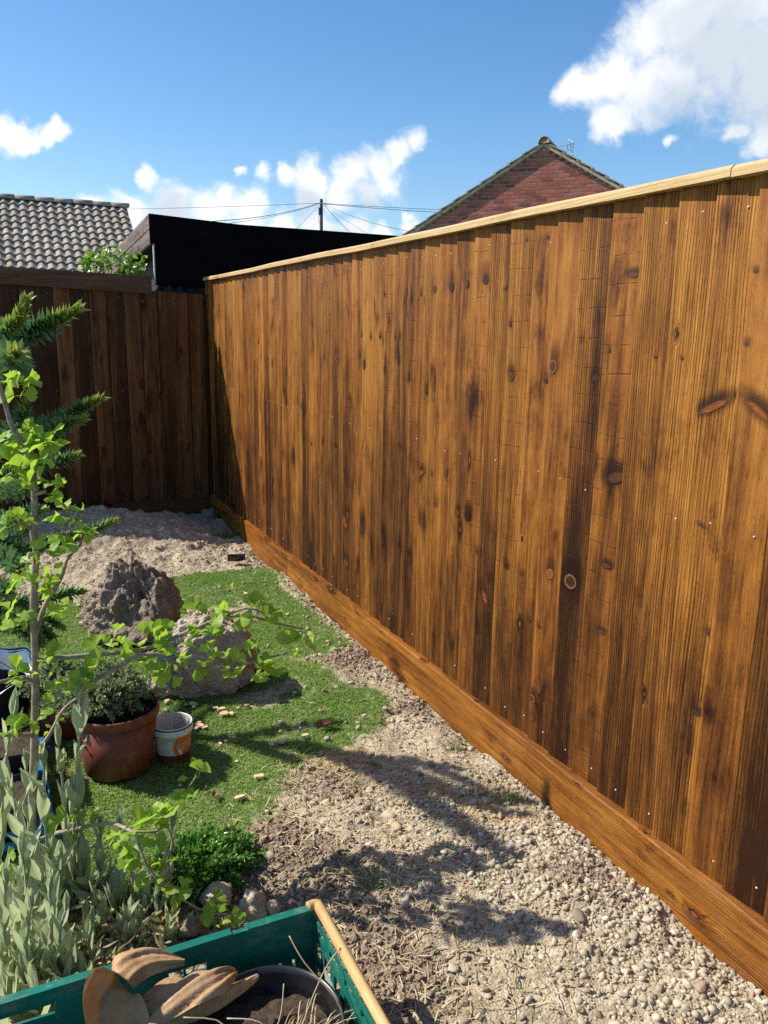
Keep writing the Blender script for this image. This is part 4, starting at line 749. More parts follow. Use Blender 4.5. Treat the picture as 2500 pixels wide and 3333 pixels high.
dx, dy = np.cos(an) * ln, np.sin(an) * ln; qx, qy = -np.sin(an) * wd, np.cos(an) * wd
P = np.stack([sx_, sy_, hb], 1); D_ = np.stack([dx, dy, rng.uniform(-0.002, 0.004, n)], 1); Q_ = np.stack([qx, qy, 0 * qx], 1); U_ = np.array([0, 0, 0.0012])
Vs = np.stack([P - D_ - Q_, P - D_ + Q_, P + U_ + Q_, P + U_ - Q_, P + D_ + Q_ * .7, P + D_ - Q_ * .7], 1).reshape(-1, 3); b = np.arange(n)[:, None] * 6
Fs = np.concatenate([b + np.array([[0, 3, 2, 1]]), b + np.array([[3, 5, 4, 2]])])
o = part('straw_litter', Vs, Fs, M['straw'], attrs={'rnd': np.repeat(rng.random(n), 6)}, kind='stuff'); o['label'] = 'dry straw and grass clippings strewn over the gravel'; o['category'] = 'straw'
# the larger pebbles, one by one
PM = [mesh('pebble', *lump(s + 100, 2, 0.22, 0.6, 1.3, cuts=4), M['pebble'], True) for s in range(14)]
r5 = random.Random(11); cnt = 0; taken = []
while cnt < 290:
    if cnt < 150: x, y = r5.uniform(-0.62, -0.05), r5.uniform(0.92, 1.95)
    elif cnt < 230: x, y = r5.uniform(-0.85, -0.05), r5.uniform(1.5, 2.9)
    else: x, y = r5.uniform(-1.2, -0.05), r5.uniform(2.9, 5.0)
    if x < -0.80 and y < 1.4: continue
    if turfmask(np.array([x]), np.array([y]))[0] and r5.random() > 0.12: continue
    s = min(0.017, 0.0078 * math.exp(r5.gauss(0, 0.34)))
    if any((x - a) ** 2 + (y - b) ** 2 < (0.9 * (s + c)) ** 2 for a, b, c in taken): continue
    taken.append((x, y, s))
    Mx = Matrix.Translation((x, y, hz(x, y) + s * 0.2 + 0.008 * float(turfmask(np.array([x]), np.array([y]))[0]))) @ Matrix.Rotation(r5.uniform(0, 6.28), 4, 'Z') @ Matrix.Rotation(r5.gauss(0, 0.2), 4, 'X') @ Matrix.Diagonal((s, s, s, 1))
    o = inst('pebble', PM[cnt % 14], Mx); tagit(o, 'rounded beige pebble lying among the gravel', 'pebble', 'larger pebbles in the gravel'); cnt += 1
# broken sandstone chips on the turf
M['sandstone'] = plain('sandstone', (0.52, 0.37, 0.21), (0.68, 0.53, 0.34), 40, 0.85, 0.3, 0.002, 0.2, 4, 0.25)
def chip(seed):
    r = random.Random(seed); n = r.randint(5, 6); a0 = r.random()
    pts = [(math.cos(a0 + 2 * math.pi * i / n + r.uniform(-.25, .25)) * r.uniform(.75, 1.1) * 1.25, math.sin(a0 + 2 * math.pi * i / n + r.uniform(-.25, .25)) * r.uniform(.7, 1.1) * .85) for i in range(n)]
    V = [(x, y, 0) for x, y in pts] + [(x * .93, y * .93, .42 + r.uniform(-.06, .06)) for x, y in pts]
    F = [tuple(range(n))[::-1], tuple(range(n, 2 * n))] + [(i, (i + 1) % n, n + (i + 1) % n, n + i) for i in range(n)]; return V, F
CM = [mesh('stone_chip', *chip(s), M['sandstone']) for s in range(6)]
CHIPS = ((-0.8717, 2.8234, 0, 15), (-0.8901, 2.7658, 0, 15), (-0.8329, 2.7148, 0, 8), (-0.8094, 2.7074, 0, 16), (-0.9066, 2.6945, 0, 19), (-0.7277, 2.618, 0, 17), (-0.728, 2.5828, 0, 17), (-0.7024, 2.5768, 0, 13), (-0.744, 2.6404, 0, 11), (-0.8251, 2.5535, 0, 14), (-0.819, 2.5343, 0, 17), (-0.8356, 2.5249, 0, 14), (-0.8092, 2.5183, 0, 10), (-0.6717, 2.6095, 0, 8), (-0.7342, 2.138, 0, 16), (-0.8188, 2.0512, 0, 16), (-0.7818, 3.3701, 0, 8), (-1.0016, 4.3057, 0, 13), (-1.0879, 3.6983, 0, 19), (-1.0648, 4.0708, 0, 10), (-1.0819, 3.9891, 0, 10), (-1.0465, 3.9506, 0, 9), (-1.3699, 4.4718, 0, 10), (-1.324, 4.2897, -0, 10), (-1.0751, 4.3243, 0, 9), (-0.4628, 4.2944, 0, 10), (-0.6063, 2.3245, 0, 14), (-0.5255, 2.323, 0, 13), (-0.4541, 2.6291, 0, 10), (-0.2847, 2.3856, 0, 10), (-0.4525, 2.8342, 0, 12), (-0.7681, 2.4051, 0, 9), (-0.7894, 2.3925, 0, 8), (-0.7691, 2.2688, 0, 7), (-0.4231, 2.5347, 0, 9), (-0.1792, 3.2589, 0, 8), (-0.6544, 2.9196, 0, 9), (-0.2399, 2.9424, 0, 9))
for i, c in enumerate(CHIPS):
    s = c[3] / 2650 * 2.3 * 1.05; x, y = c[0], c[1]
    Mx = Matrix.Translation((x, y, hz(x, y) + 0.010)) @ Matrix.Rotation(r5.uniform(0, 6.28), 4, 'Z') @ Matrix.Rotation(r5.gauss(0, 0.10), 4, 'X') @ Matrix.Diagonal((s, s, s, 1))
    o = inst('stone_chip', CM[i % 6], Mx); tagit(o, 'flat angular chip of tan sandstone lying on the turf', 'stone chip', 'broken sandstone chips')

# ================================================================ ROCKS
def rockmat(name, c1, c2, c3):
    m, t, o = newmat(name); co = t.n('ShaderNodeTexCoord').outputs['Object']; a = t.noise(co, 9, 6, 0.7); b = t.noise(co, 60, 5, 0.75); v = t.n('ShaderNodeTexVoronoi', {'Vector': co, 'Scale': 90.0}).outputs['Distance']
    col = t.ramp(t.m('MULTIPLY_ADD', b, 0.5, t.m('MULTIPLY', a, 0.5)), [(0.32, c1), (0.5, c2), (0.66, c3)])
    h = t.m('SUBTRACT', t.m('ADD', b, t.m('MULTIPLY', a, 0.5)), t.m('MULTIPLY', v, 0.6))
    bsdf(t, o, col=col, rough=0.95, spec=0.1, nrm=t.bump(h, 0.9, 0.014)); return m
M['rock_d'] = rockmat('dark_tufa', (0.12, 0.09, 0.065), (0.32, 0.252, 0.19), (0.52, 0.43, 0.335))
M['rock_l'] = rockmat('pale_tufa', (0.25, 0.19, 0.132), (0.55, 0.44, 0.33), (0.73, 0.615, 0.48))
def rock(name, loc, rad, seed, mat, label, sub=6, rough=0.25, shape=None, rz=0.0):
    V, F = ico(sub); N_ = V.copy()
    if shape is not None: V = shape(V)
    f = 1.6
    r = 1 + rough * n3(N_[:, 0] * f + seed, N_[:, 1] * f, N_[:, 2] * f, seed) + rough * .5 * n3(N_[:, 0] * 3.6 * f / 1.6, N_[:, 1] * 3.6, N_[:, 2] * 3.6 + seed, seed + 1) + rough * .34 * n3(N_[:, 0] * 8, N_[:, 1] * 8, N_[:, 2] * 8, seed + 2) + rough * .24 * n3(N_[:, 0] * 18, N_[:, 1] * 18, N_[:, 2] * 18, seed + 3) - rough * .3 * np.abs(n3(N_[:, 0] * 12, N_[:, 1] * 12, N_[:, 2] * 12, seed + 4)) + rough * .12 * n3(N_[:, 0] * 36, N_[:, 1] * 36, N_[:, 2] * 36, seed + 5)
    rk = np.random.default_rng(seed + 77)
    V = V * (1 + 0.62 * (r - 1))[:, None]
    for _ in range(5):
        nn = rk.normal(0, 1, 3); nn /= np.linalg.norm(nn); dd = V @ nn; lim = rk.uniform(0.62, 0.88); V = V - (0.8 * np.clip(dd - lim, 0, None))[:, None] * nn
    V = V * (1 + 0.38 * (r - 1))[:, None]; c, s = math.cos(rz), math.sin(rz); V = V * np.array(rad); V = np.stack([V[:, 0] * c - V[:, 1] * s, V[:, 0] * s + V[:, 1] * c, V[:, 2]], 1)
    V[:, 2] = np.maximum(V[:, 2], -0.9 * rad[2]); V = V + np.array(loc)
    return solo(name, V, F, mat, label, 'rock', smooth=True)
def peak(V):
    V = V.copy(); z = V[:, 2]; k = np.clip(1.22 - 0.72 * np.clip(z, 0, 1), 0.3, 2); V[:, 0] = V[:, 0] * k - 0.12 * z + 0.30 * np.clip(-z + 0.2, 0, 1) * (V[:, 0] > 0); V[:, 1] *= k; V[:, 2] = np.where(z > 0, z * 1.12, z * 0.75); return V
rock('rock', (-0.845, 3.56, 0.055), (0.225, 0.19, 0.225), 5, M['rock_d'], 'large dark brown craggy rock with a peaked top on the turf', shape=peak, rough=0.3)
rock('rock', (-0.735, 2.86, 0.10), (0.205, 0.145, 0.185), 9, M['rock_l'], 'paler pinkish brown craggy boulder in front of the dark rock', rough=0.27, rz=-0.15)
for (p, rad, sd, lab) in (((-0.9821, 1.6511, 0.03), (0.040, 0.026, 0.024), 31, 'grey white stone lump lying beside the boxwood clump'), ((-0.9098, 1.5795, 0.03), (0.030, 0.034, 0.036), 32, 'upright grey white stone beside the green crate corner'), ((-0.8753, 1.5669, 0.02), (0.020, 0.020, 0.020), 33, 'small tan stone beside the green crate corner'), ((-0.2625, 1.4176, 0), (0.022, 0.018, 0.02), 34, 'pale clod of stone by the foot of the sunlit fence'), ((-0.8837, 1.92, 0.01), (0.017, 0.014, 0.014), 35, 'small pale stone on the turf above the boxwood clump')):
    rock('stone', p, rad, sd, M['rock_l'], lab, sub=4, rough=0.28, rz=sd * 0.7)
rock('stone', (-1.0479, 1.5895, 0.02), (0.036, 0.024, 0.024), 36, M['rock_d'], 'dark crumbly soil lump just behind the green crate wall', sub=4, rough=0.4)
rock('stone', (-0.09, 5.52, 0.03), (0.045, 0.05, 0.05), 38, M['rock_d'], 'small rough lump of stone in the shaded fence corner', sub=4, rough=0.3)

# ================================================================ POTS AND TUB
M['terracotta'] = plain('terracotta_plastic', (0.17, 0.045, 0.024), (0.225, 0.062, 0.034), 12, 0.55, 0.08, 0.001, 0.3, 5, 0.0, 0.32)
M['compost'] = plain('compost', (0.012, 0.009, 0.007), (0.05, 0.038, 0.028), 90, 0.95, 0.9, 0.006, 0.1)
M['hebe'] = leafmat('small_shrub_leaf', (0.20, 0.27, 0.11), (0.45, 0.53, 0.27), 0.3, 0.5, 40, True)
M['box'] = leafmat('box_leaf', (0.07, 0.20, 0.025), (0.22, 0.44, 0.07), 0.35, 0.3, 40, True, None, 0.5)
M['twig'] = plain('twig', (0.09, 0.065, 0.045), (0.17, 0.13, 0.095), 60, 0.9, 0.3, 0.001)
def flower_pot(loc, rt, rb, h, label, lip=0.03, name='plant_pot'):
    p = thing(name, label, 'plant pot', loc); c = MB().lathe([(0.0, 0.004), (rb * .9, 0.0), (rb, 0.006), (rt * 0.945, h - lip), (rt * 0.93, h - lip), ], loc, 48); part('body', c.V, c.F, M['terracotta'], p, True)
    c = MB().lathe([(rt * 0.943, h - lip - 0.004), (rt * 0.985, h - lip), (rt, h - lip + 0.008), (rt * 1.005, h - 0.006), (rt * 0.985, h), (rt * 0.955, h - 0.003), (rt * 0.93, h - lip), (rt * 0.90, h - 0.07)], loc, 48); part('rim', c.V, c.F, M['terracotta'], p, True)
    n = 40; V = [(loc[0], loc[1], loc[2] + h - 0.026)]; F = []
    for ring in range(1, 7):
        for j in range(n):
            a = 2 * math.pi * j / n; r = rt * 0.935 * ring / 6; V.append((loc[0] + r * math.cos(a), loc[1] + r * math.sin(a), loc[2] + h - 0.03 + 0.006 * r_.random()))
    for j in range(n): F.append((0, 1 + j, 1 + (j + 1) % n))
    for ring in range(5):
        for j in range(n): a = 1 + ring * n; F.append((a + j, a + n + j, a + n + (j + 1) % n, a + (j + 1) % n))
    part('compost', V, F, M['compost'], p, True); return p
POT = (-1.105, 2.385, 0.0); flower_pot(POT, 0.128, 0.098, 0.205, 'large terracotta coloured plastic pot standing on the turf')
flower_pot((-1.245, 2.70, 0.0), 0.105, 0.08, 0.18, 'smaller terracotta pot partly hidden behind the big pot and sapling trunk')
def leaf_cloud(P, N_, ln, wd, seed, jit=0.6):
    """many small folded leaves: P base points, N_ outward directions"""
    r = np.random.default_rng(seed); n = len(P); d = N_ + r.normal(0, jit, (n, 3)); d /= np.linalg.norm(d, axis=1)[:, None]
    up = r.normal(0, 1, (n, 3)); s = np.cross(d, up); s /= np.linalg.norm(s, axis=1)[:, None]; nn = np.cross(s, d)
    L = ln * r.uniform(0.6, 1.2, n)[:, None]; Wd = wd * r.uniform(0.7, 1.15, n)[:, None]
    V = np.stack([P, P + d * L * .5 + s * Wd * .5 + nn * Wd * .22, P + d * L, P + d * L * .5 - s * Wd * .5 + nn * Wd * .22, P + d * L * .5], 1).reshape(-1, 3)
    b = np.arange(n)[:, None] * 5; F = np.concatenate([b + np.array([[0, 1, 4]]), b + np.array([[4, 1, 2]]), b + np.array([[0, 4, 3]]), b + np.array([[4, 2, 3]])])
    return V, F, np.repeat(r.random(n), 5)
def shrub(name, c, rad, nst, per, ln, wd, mat, label, cat, seed, base=None, minz=-9):
    r = np.random.default_rng(seed); base = base or (c[0], c[1], c[2] - rad[2]); t_ = thing(name, label, cat, base); st = MB(); Ps = []; Ns = []
    for i in range(nst):
        a = r.uniform(0, 2 * np.pi); e = math.asin(r.uniform(-0.25, 1)); q = r.uniform(0.72, 1.05)
        tip = np.array([c[0] + rad[0] * q * math.cos(a) * math.cos(e), c[1] + rad[1] * q * math.sin(a) * math.cos(e), max(minz, c[2] + rad[2] * q * math.sin(e))])
        b0 = np.array(base) + np.array([r.normal(0, rad[0] * .25), r.normal(0, rad[1] * .25), 0])
        mid = (b0 + tip) / 2 + np.array([0, 0, rad[2] * .25]); pth = smoothpath([b0, mid, tip], 5); st.tube(pth, [0.0022] * 3 + [0.0016] * (len(pth) - 3), 4, False)
        for k in range(per):
            u = 0.45 + 0.55 * (k + r.random()) / per; f = u * (len(pth) - 1); j = min(int(f), len(pth) - 2); p = pth[j] + (pth[j + 1] - pth[j]) * (f - j)
            dr = (pth[j + 1] - pth[j]); dr = dr / (np.linalg.norm(dr) + 1e-9); Ps.append(p); Ns.append(dr * 0.9 + r.normal(0, .55, 3))
    part('stems', st.V, st.F, M['twig'], t_); V, F, A = leaf_cloud(np.array(Ps), np.array(Ns), ln, wd, seed + 1, 0.35)
    part('foliage', V, F, mat, t_, attrs={'rnd': A}, kind='stuff'); return t_
shrub('potted_shrub', (-1.15, 2.42, 0.225), (0.15, 0.135, 0.105), 340, 36, 0.0135, 0.0062, M['hebe'], 'rounded small leaved grey green shrub growing in the big terracotta pot', 'shrub', 71, base=(-1.13, 2.42, 0.17), minz=0.175)
shrub('potted_shrub', (-1.265, 2.62, 0.20), (0.10, 0.10, 0.075), 120, 26, 0.0125, 0.0062, M['hebe'], 'trailing small leaved shrub spilling from the smaller pot behind the sapling', 'shrub', 73, base=(-1.25, 2.68, 0.145), minz=0.09)
bx = (-0.9316, 1.8287, 0)
shrub('boxwood', (bx[0] - 0.045, bx[1] - 0.055, 0.03), (0.13, 0.12, 0.06), 210, 26, 0.020, 0.0095, M['box'], 'low clump of glossy dark green boxwood sprigs behind the crate', 'shrub', 75, base=(bx[0] - 0.06, bx[1] - 0.05, 0.0), minz=0.012)
# peanut butter tub
TB = (-0.942, 2.375, 0.006)
tub = thing('plastic_tub', 'dirty white plastic tub with orange label standing beside the big pot', 'tub', TB)
m, t, o = newmat('dirty_white_plastic'); co = t.n('ShaderNodeTexCoord').outputs['Object']; s = t.n('ShaderNodeSeparateXYZ', {0: co}).outputs
a = t.noise(co, 24, 6, 0.7); col = t.mix(t.m('MULTIPLY', t.ss(a, 0.42, 0.72), 0.7), (0.66, 0.61, 0.52), (0.34, 0.27, 0.19))
bsdf(t, o, col=col, rough=0.42, spec=0.45); M['tubwhite'] = m
M['tubrim'] = plain('white_rim', (0.62, 0.62, 0.62), (0.78, 0.78, 0.79), 12, 0.35, 0.05, 0.0005)
M['grime'] = plain('grime', (0.05, 0.04, 0.03), (0.16, 0.13, 0.1), 90, 0.9, 0.3, 0.001)
M['orange'] = plain('orange_label', (0.62, 0.14, 0.012), (0.78, 0.22, 0.02), 18, 0.4, 0.03, 0.0005)
M['brownband'] = plain('brown_label', (0.10, 0.022, 0.012), (0.135, 0.032, 0.018), 20, 0.45, 0.05, 0.0005)
M['cream'] = plain('cream_print', (0.80, 0.68, 0.48), (0.86, 0.75, 0.55), 30, 0.5, 0.0, 0.0005)
TR = lambda z: 0.0505 + (0.0600 - 0.0505) * z / 0.115
c = MB().lathe([(0.0, 0.003), (0.046, 0.0), (0.0505, 0.004), (TR(.03), 0.03), (TR(.06), 0.06), (TR(.096), 0.096)], TB, 56); part('body', c.V, c.F, M['tubwhite'], tub, True)
c = MB().lathe([(0.0, 0.008), (0.048, 0.008), (0.0495, 0.02), (0.0555, 0.09), (0.0588, 0.116)], TB, 56); part('inner_wall', c.V, [f[::-1] for f in c.F], M['tubwhite'], tub, True)
c = MB().lathe([(TR(.09), 0.088), (0.0625, 0.089), (0.0635, 0.093), (0.0635, 0.106), (0.0622, 0.108), (0.0622, 0.1095)], TB, 56); part('rim_band', c.V, c.F, M['tubrim'], tub, True)
c = MB().lathe([(0.0622, 0.1095), (0.0615, 0.1115), (0.0628, 0.1125), (0.0615, 0.1145)], TB, 56); part('rim_groove', c.V, c.F, M['grime'], tub, True)
c = MB().lathe([(0.0615, 0.1145), (0.0622, 0.1165), (0.0605, 0.118), (0.0588, 0.116)], TB, 56); part('lip', c.V, c.F, M['tubrim'], tub, True)
def wrap(pts, off, a0):   # pts in (arc metres, height) -> on the tub wall, a0 the angle of arc 0
    out = []
    for sx, z in pts:
        r = TR(z) + off; a = a0 + sx / 0.056; out.append((TB[0] + r * math.cos(a), TB[1] + r * math.sin(a), TB[2] + z))
    return out
c = MB().lathe([(0.0512, 0.0045), (TR(.0245) + .0006, 0.0245), (TR(.026) + .0002, 0.026)], TB, 56); part('label_band', c.V, c.F, M['brownband'], tub, True)
A0 = math.radians(-66)   # label centre, to the right of the side facing the camera
def patch(name, outline, off, mat, a0=A0, sub=5):
    import bmesh
    bm = bmesh.new(); vs = [bm.verts.new((x, z, 0)) for x, z in outline]; bm.faces.new(vs); bmesh.ops.triangulate(bm, faces=bm.faces[:])
    for _ in range(2): bmesh.ops.subdivide_edges(bm, edges=[e for e in bm.edges if e.calc_length() > 0.005], cuts=2)
    bm.verts.index_update(); bmesh.ops.triangulate(bm, faces=bm.faces[:]); V = wrap([(v.co.x, v.co.y) for v in bm.verts], off, a0); F = [[v.index for v in f.verts] for f in bm.faces]; bm.free()
    return part(name, V, F, mat, tub)
cir = lambda cx, cz, rx, rz, n=36, lo=-9, hi=9: [(cx + rx * math.cos(2 * math.pi * i / n), min(hi, max(lo, cz + rz * math.sin(2 * math.pi * i / n)))) for i in range(n)]
patch('label_disc', cir(0.010, 0.054, 0.043, 0.043, 40, 0.0263, 0.0868), 0.0005, M['orange'])
patch('label_badge', cir(-0.014, 0.060, 0.0052, 0.0058, 16), 0.0010, M['brownband']); patch('badge_flower', cir(-0.014, 0.060, 0.003, 0.0033, 8), 0.0014, M['cream'])
patch('label_peanut', cir(-0.013, 0.041, 0.0055, 0.006, 16), 0.0010, M['cream']); patch('label_peanut', cir(-0.008, 0.033, 0.0065, 0.007, 16), 0.0011, M['cream'])
for i_, (sx, z) in enumerate(((-0.055, 0.047), (-0.047, 0.041))):
    patch('bird_print', [(sx - .003, z + .002), (sx, z), (sx + .003, z + .002), (sx, z + .001)], 0.0006, M['grime'])
for word, z in (('PEANUT', 0.0545), ('BUTTER', 0.0400)):
    cu = bpy.data.curves.new('lettering', 'FONT'); cu.body = word; cu.size = 0.0175; cu.resolution_u = 2
    to = bpy.data.objects.new('lettering', cu); COL.objects.link(to); dg = bpy.context.evaluated_depsgraph_get(); me = bpy.data.meshes.new_from_object(to.evaluated_get(dg))
    V = wrap([(v.co.x * 0.72 - 0.006, v.co.y + z) for v in me.vertices], 0.0012, A0); F = [tuple(p.vertices) for p in me.polygons]
    bpy.data.objects.remove(to); bpy.data.meshes.remove(me); part('lettering', V, F, M['cream'], tub)

# ---- scraps on the ground
M['deadleaf'] = plain('dead_leaf', (0.11, 0.055, 0.03), (0.24, 0.13, 0.075), 60, 0.7, 0.3, 0.001)
def curled(name, loc, L, Wd, mat, label, cat, rz=0.0, seed=0, curl=0.5, lift=0.006, n=10):
    V = []; F = []; rd = random.Random(seed)
    for i in range(n + 1):
        u = i / n; w_ = Wd * math.sin(math.pi * min(1, max(0.03, u * 0.94 + 0.03))) ** 0.8
        for j in range(7):
            v = (j - 3) / 3; z = lift + curl * Wd * v * v * 0.8 + 0.25 * L * (u - .5) ** 2 + rd.uniform(-1, 1) * 0.03 * Wd; x = (u - .5) * L; y = v * w_ * .5
            V.append((loc[0] + x * math.cos(rz) - y * math.sin(rz), loc[1] + x * math.sin(rz) + y * math.cos(rz), loc[2] + z))
    for i in range(n):
        for j in range(6): a = i * 7 + j; F.append((a, a + 1, a + 8, a + 7))
    nV = len(V); V += [(x, y, z - 0.0008) for x, y, z in V]; F += [tuple(k + nV for k in f[::-1]) for f in F]
    return solo(name, V, F, mat, label, cat, smooth=True)
g_ = (-0.4376, 2.3659, 0); curled('dead_leaf', (g_[0], g_[1], hz(g_[0], g_[1]) + 0.008), 0.065, 0.040, M['deadleaf'], 'curled brown dead leaf lying on the turf', 'leaf', 0.2, 3)
g_ = (-0.8808, 2.0867, 0); curled('dead_leaf', (g_[0], g_[1], hz(g_[0], g_[1]) + 0.008), 0.035, 0.018, M['deadleaf'], 'small brown dead leaf on the shaded turf below the tub', 'leaf', 1.3, 4)
g_ = (-0.1999, 4.3814, 0); curled('plastic_scrap', (g_[0], g_[1], hz(g_[0], g_[1]) + 0.012), 0.10, 0.055, M['blackplastic'], 'crumpled scrap of black plastic near the fence foot', 'scrap', -0.2, 9, 0.8)
g_ = (-0.1448, 4.3862, 0); c = MB().tube(smoothpath([(-0.2981, 3.3578, 0.012), (-0.2641, 3.3068, 0.016), (-0.2036, 3.2515, 0.012)], 3), 0.004, 6); solo('twig', c.V, c.F, M['polewood'], 'short grey twig lying on the turf right of the pale boulder', 'twig')

# ================================================================ GINKGO SAPLING
M['bark'] = plain('ginkgo_bark', (0.22, 0.165, 0.115), (0.42, 0.34, 0.26), 55, 0.85, 0.5, 0.002, 0.2)
M['ginkgo'] = leafmat('ginkgo_leaf', (0.22, 0.39, 0.055), (0.42, 0.56, 0.09), 0.52, 0.45, 30, tint=(0.42, 0.62, 0.05))
def fan_mesh(seed, spread, fold):
    r = random.Random(seed); n = 12; V = [(0, 0, 0)]; F = []
    pet = 0.55
    # petiole strip then fan (unit: fan radius 1, fan apex at z=0, petiole below)
    V = [(-0.025, 0, -pet), (0.025, 0, -pet), (0.03, 0, 0), (-0.03, 0, 0)]; F = [(0, 1, 2, 3)]
    k0 = len(V)
    for ring, q in ((1, 0.4), (2, 0.75), (3, 1.0)):
        for i in range(n + 1):
            u = i / n * 2 - 1; a = u * spread
            notch = 0.22 * math.exp(-(u / 0.07) ** 2) if ring == 3 else 0.05 * math.exp(-(u / 0.1) ** 2) * (ring == 2)
            rr = q * (1 - notch) * (0.86 + 0.14 * math.cos(a * 0.9)) * (1 + (0.03 * math.sin(i * 2.9 + seed) if ring == 3 else 0))
            V.append((rr * math.sin(a), fold * abs(u) ** 1.5 * rr + 0.05 * math.sin(i * 1.3 + seed) * q * q - 0.18 * q * q, rr * math.cos(a)))
    ap = len(V); V.append((0, 0, 0))
    for i in range(n):
        F.append((ap, k0 + i + 1, k0 + i))
        for ring in range(2): a = k0 + ring * (n + 1) + i; F.append((a, a + 1, a + n + 2, a + n + 1))
    return mesh('leaf', V, F, M['ginkgo'], True)
GL_ = [fan_mesh(s, sp, fo) for s, sp, fo in ((1, 1.15, 0.15), (2, 0.95, 0.35), (3, 1.3, 0.1), (4, 0.8, 0.5), (5, 1.2, -0.25))]
gk = thing('ginkgo_sapling', 'young ginkgo sapling with pale bark and fresh fan shaped leaves', 'sapling', (-1.372, 1.93, 0))
GY = 1.93
TRUNK = ((-1.3777, 1.93, -0.014), (-1.3646, 1.93, 0.092), (-1.3519, 1.93, 0.2126), (-1.3378, 1.93, 0.3541), (-1.3259, 1.93, 0.4847), (-1.3199, 1.93, 0.5979), (-1.3167, 1.93, 0.6794), (-1.3062, 1.93, 0.7731), (-1.3014, 1.93, 0.8229), (-1.3039, 1.93, 0.8694), (-1.2971, 1.93, 0.9286), (-1.294, 1.93, 0.9819), (-1.2943, 1.93, 1.0388), (-1.3174, 1.93, 1.0769), (-1.3309, 1.93, 1.1074), (-1.3394, 1.93, 1.1538), (-1.3489, 1.93, 1.1994))
def limb(pts, r0, r1, parent, name='branch', n=8, sub=4):
    P = smoothpath(pts, sub); k = len(P); rd = random.Random(len(pts) * 7 + int(r0 * 1e5))
    R = [(r0 + (r1 - r0) * i / (k - 1)) * (1 + 0.10 * rd.uniform(-1, 1)) for i in range(k)]; c = MB().tube(P, R, n); return part(name, c.V, c.F, M['bark'], parent, True)
limb(TRUNK, 0.0105, 0.0048, gk, 'trunk', 10)
BR_ = [
 (((-1.3194, 1.93, 0.5585), (-1.2517, 1.93, 0.5566), (-1.1775, 1.95, 0.5439), (-1.0902, 1.96, 0.5381), (-1.0381, 1.95, 0.5483), (-0.9768, 1.93, 0.5778), (-0.9001, 1.9, 0.6143), (-0.8342, 1.88, 0.6385), (-0.7902, 1.87, 0.6213)), .0068, .003),
 (((-0.9001, 1.9, 0.6143), (-0.8264, 1.91, 0.608), (-0.751, 1.92, 0.5758), (-0.6695, 1.93, 0.5419)), .0035, .0022),
 (((-1.3255, 1.93, 0.4536), (-1.2652, 1.9, 0.4849), (-1.2124, 1.88, 0.5078), (-1.1499, 1.87, 0.5364), (-1.1041, 1.86, 0.5635), (-1.0551, 1.85, 0.5626), (-1.0126, 1.85, 0.5322), (-0.9536, 1.84, 0.5169), (-0.8852, 1.84, 0.5077), (-0.8181, 1.83, 0.5175), (-0.7457, 1.83, 0.5254)), .0068, .0026),
 (((-1.3355, 1.93, 0.3298), (-1.3001, 1.96, 0.3594), (-1.2682, 1.98, 0.4026), (-1.2256, 1.99, 0.4283), (-1.1957, 2.01, 0.4388)), .0052, .003),
 (((-1.3186, 1.93, 0.6164), (-1.2992, 1.95, 0.6651), (-1.2782, 1.96, 0.7041), (-1.2579, 1.97, 0.7294), (-1.2455, 1.97, 0.7542), (-1.2358, 1.98, 0.7789), (-1.2154, 1.99, 0.799), (-1.2016, 1.99, 0.8119), (-1.2013, 1.99, 0.8277), (-1.1935, 2, 0.8388), (-1.207, 2, 0.8662), (-1.2193, 1.99, 0.8879), (-1.2327, 1.98, 0.9108), (-1.247, 1.97, 0.9255)), .006, .0026),
 (((-1.361, 1.93, 0.0952), (-1.323, 1.89, 0.1307), (-1.2923, 1.86, 0.1516), (-1.204, 1.7524, 0.2155), (-1.1613, 1.6568, 0.242), (-1.1536, 1.62, 0.2368), (-1.1415, 1.6, 0.1934), (-1.107, 1.57, 0.1428), (-1.0416, 1.55, 0.0862)), .0055, .0022),
 (((-1.1613, 1.6568, 0.242), (-1.1098, 1.65, 0.2337), (-1.0844, 1.67, 0.2438), (-1.0465, 1.69, 0.274), (-1.0061, 1.71, 0.3114)), .0034, .002),
 (((-1.0861, 1.67, 0.2342), (-1.0778, 1.65, 0.1981), (-1.0908, 1.63, 0.1686), (-1.0906, 1.61, 0.1358)), .0026, .0018),
 (((-1.3293, 1.93, 0.5122), (-1.3532, 1.91, 0.5322), (-1.3846, 1.88, 0.5427), (-1.4327, 1.85, 0.553)), .0055, .003),
 (((-1.3402, 1.93, 0.3768), (-1.3699, 1.9, 0.3968), (-1.407, 1.88, 0.4152), (-1.4537, 1.85, 0.4447)), .0052, .003),
 (((-1.3266, 1.93, 0.5308), (-1.3708, 1.96, 0.54), (-1.4077, 1.98, 0.5626)), .004, .003),
 (((-1.2957, 1.93, 0.984), (-1.3063, 1.96, 1.0212), (-1.3132, 1.97, 1.0512)), .005, .003),
 (((-1.3086, 1.93, 0.8734), (-1.3209, 1.91, 0.886), (-1.3328, 1.9, 0.8962)), .0045, .004),
 (((-1.295, 1.93, 0.9494), (-1.2848, 1.91, 0.9559), (-1.2724, 1.9, 0.9617)), .0045, .0035)]
for pts, r0, r1 in BR_: limb(pts, r0, r1, gk, 'branch', 7, 3)
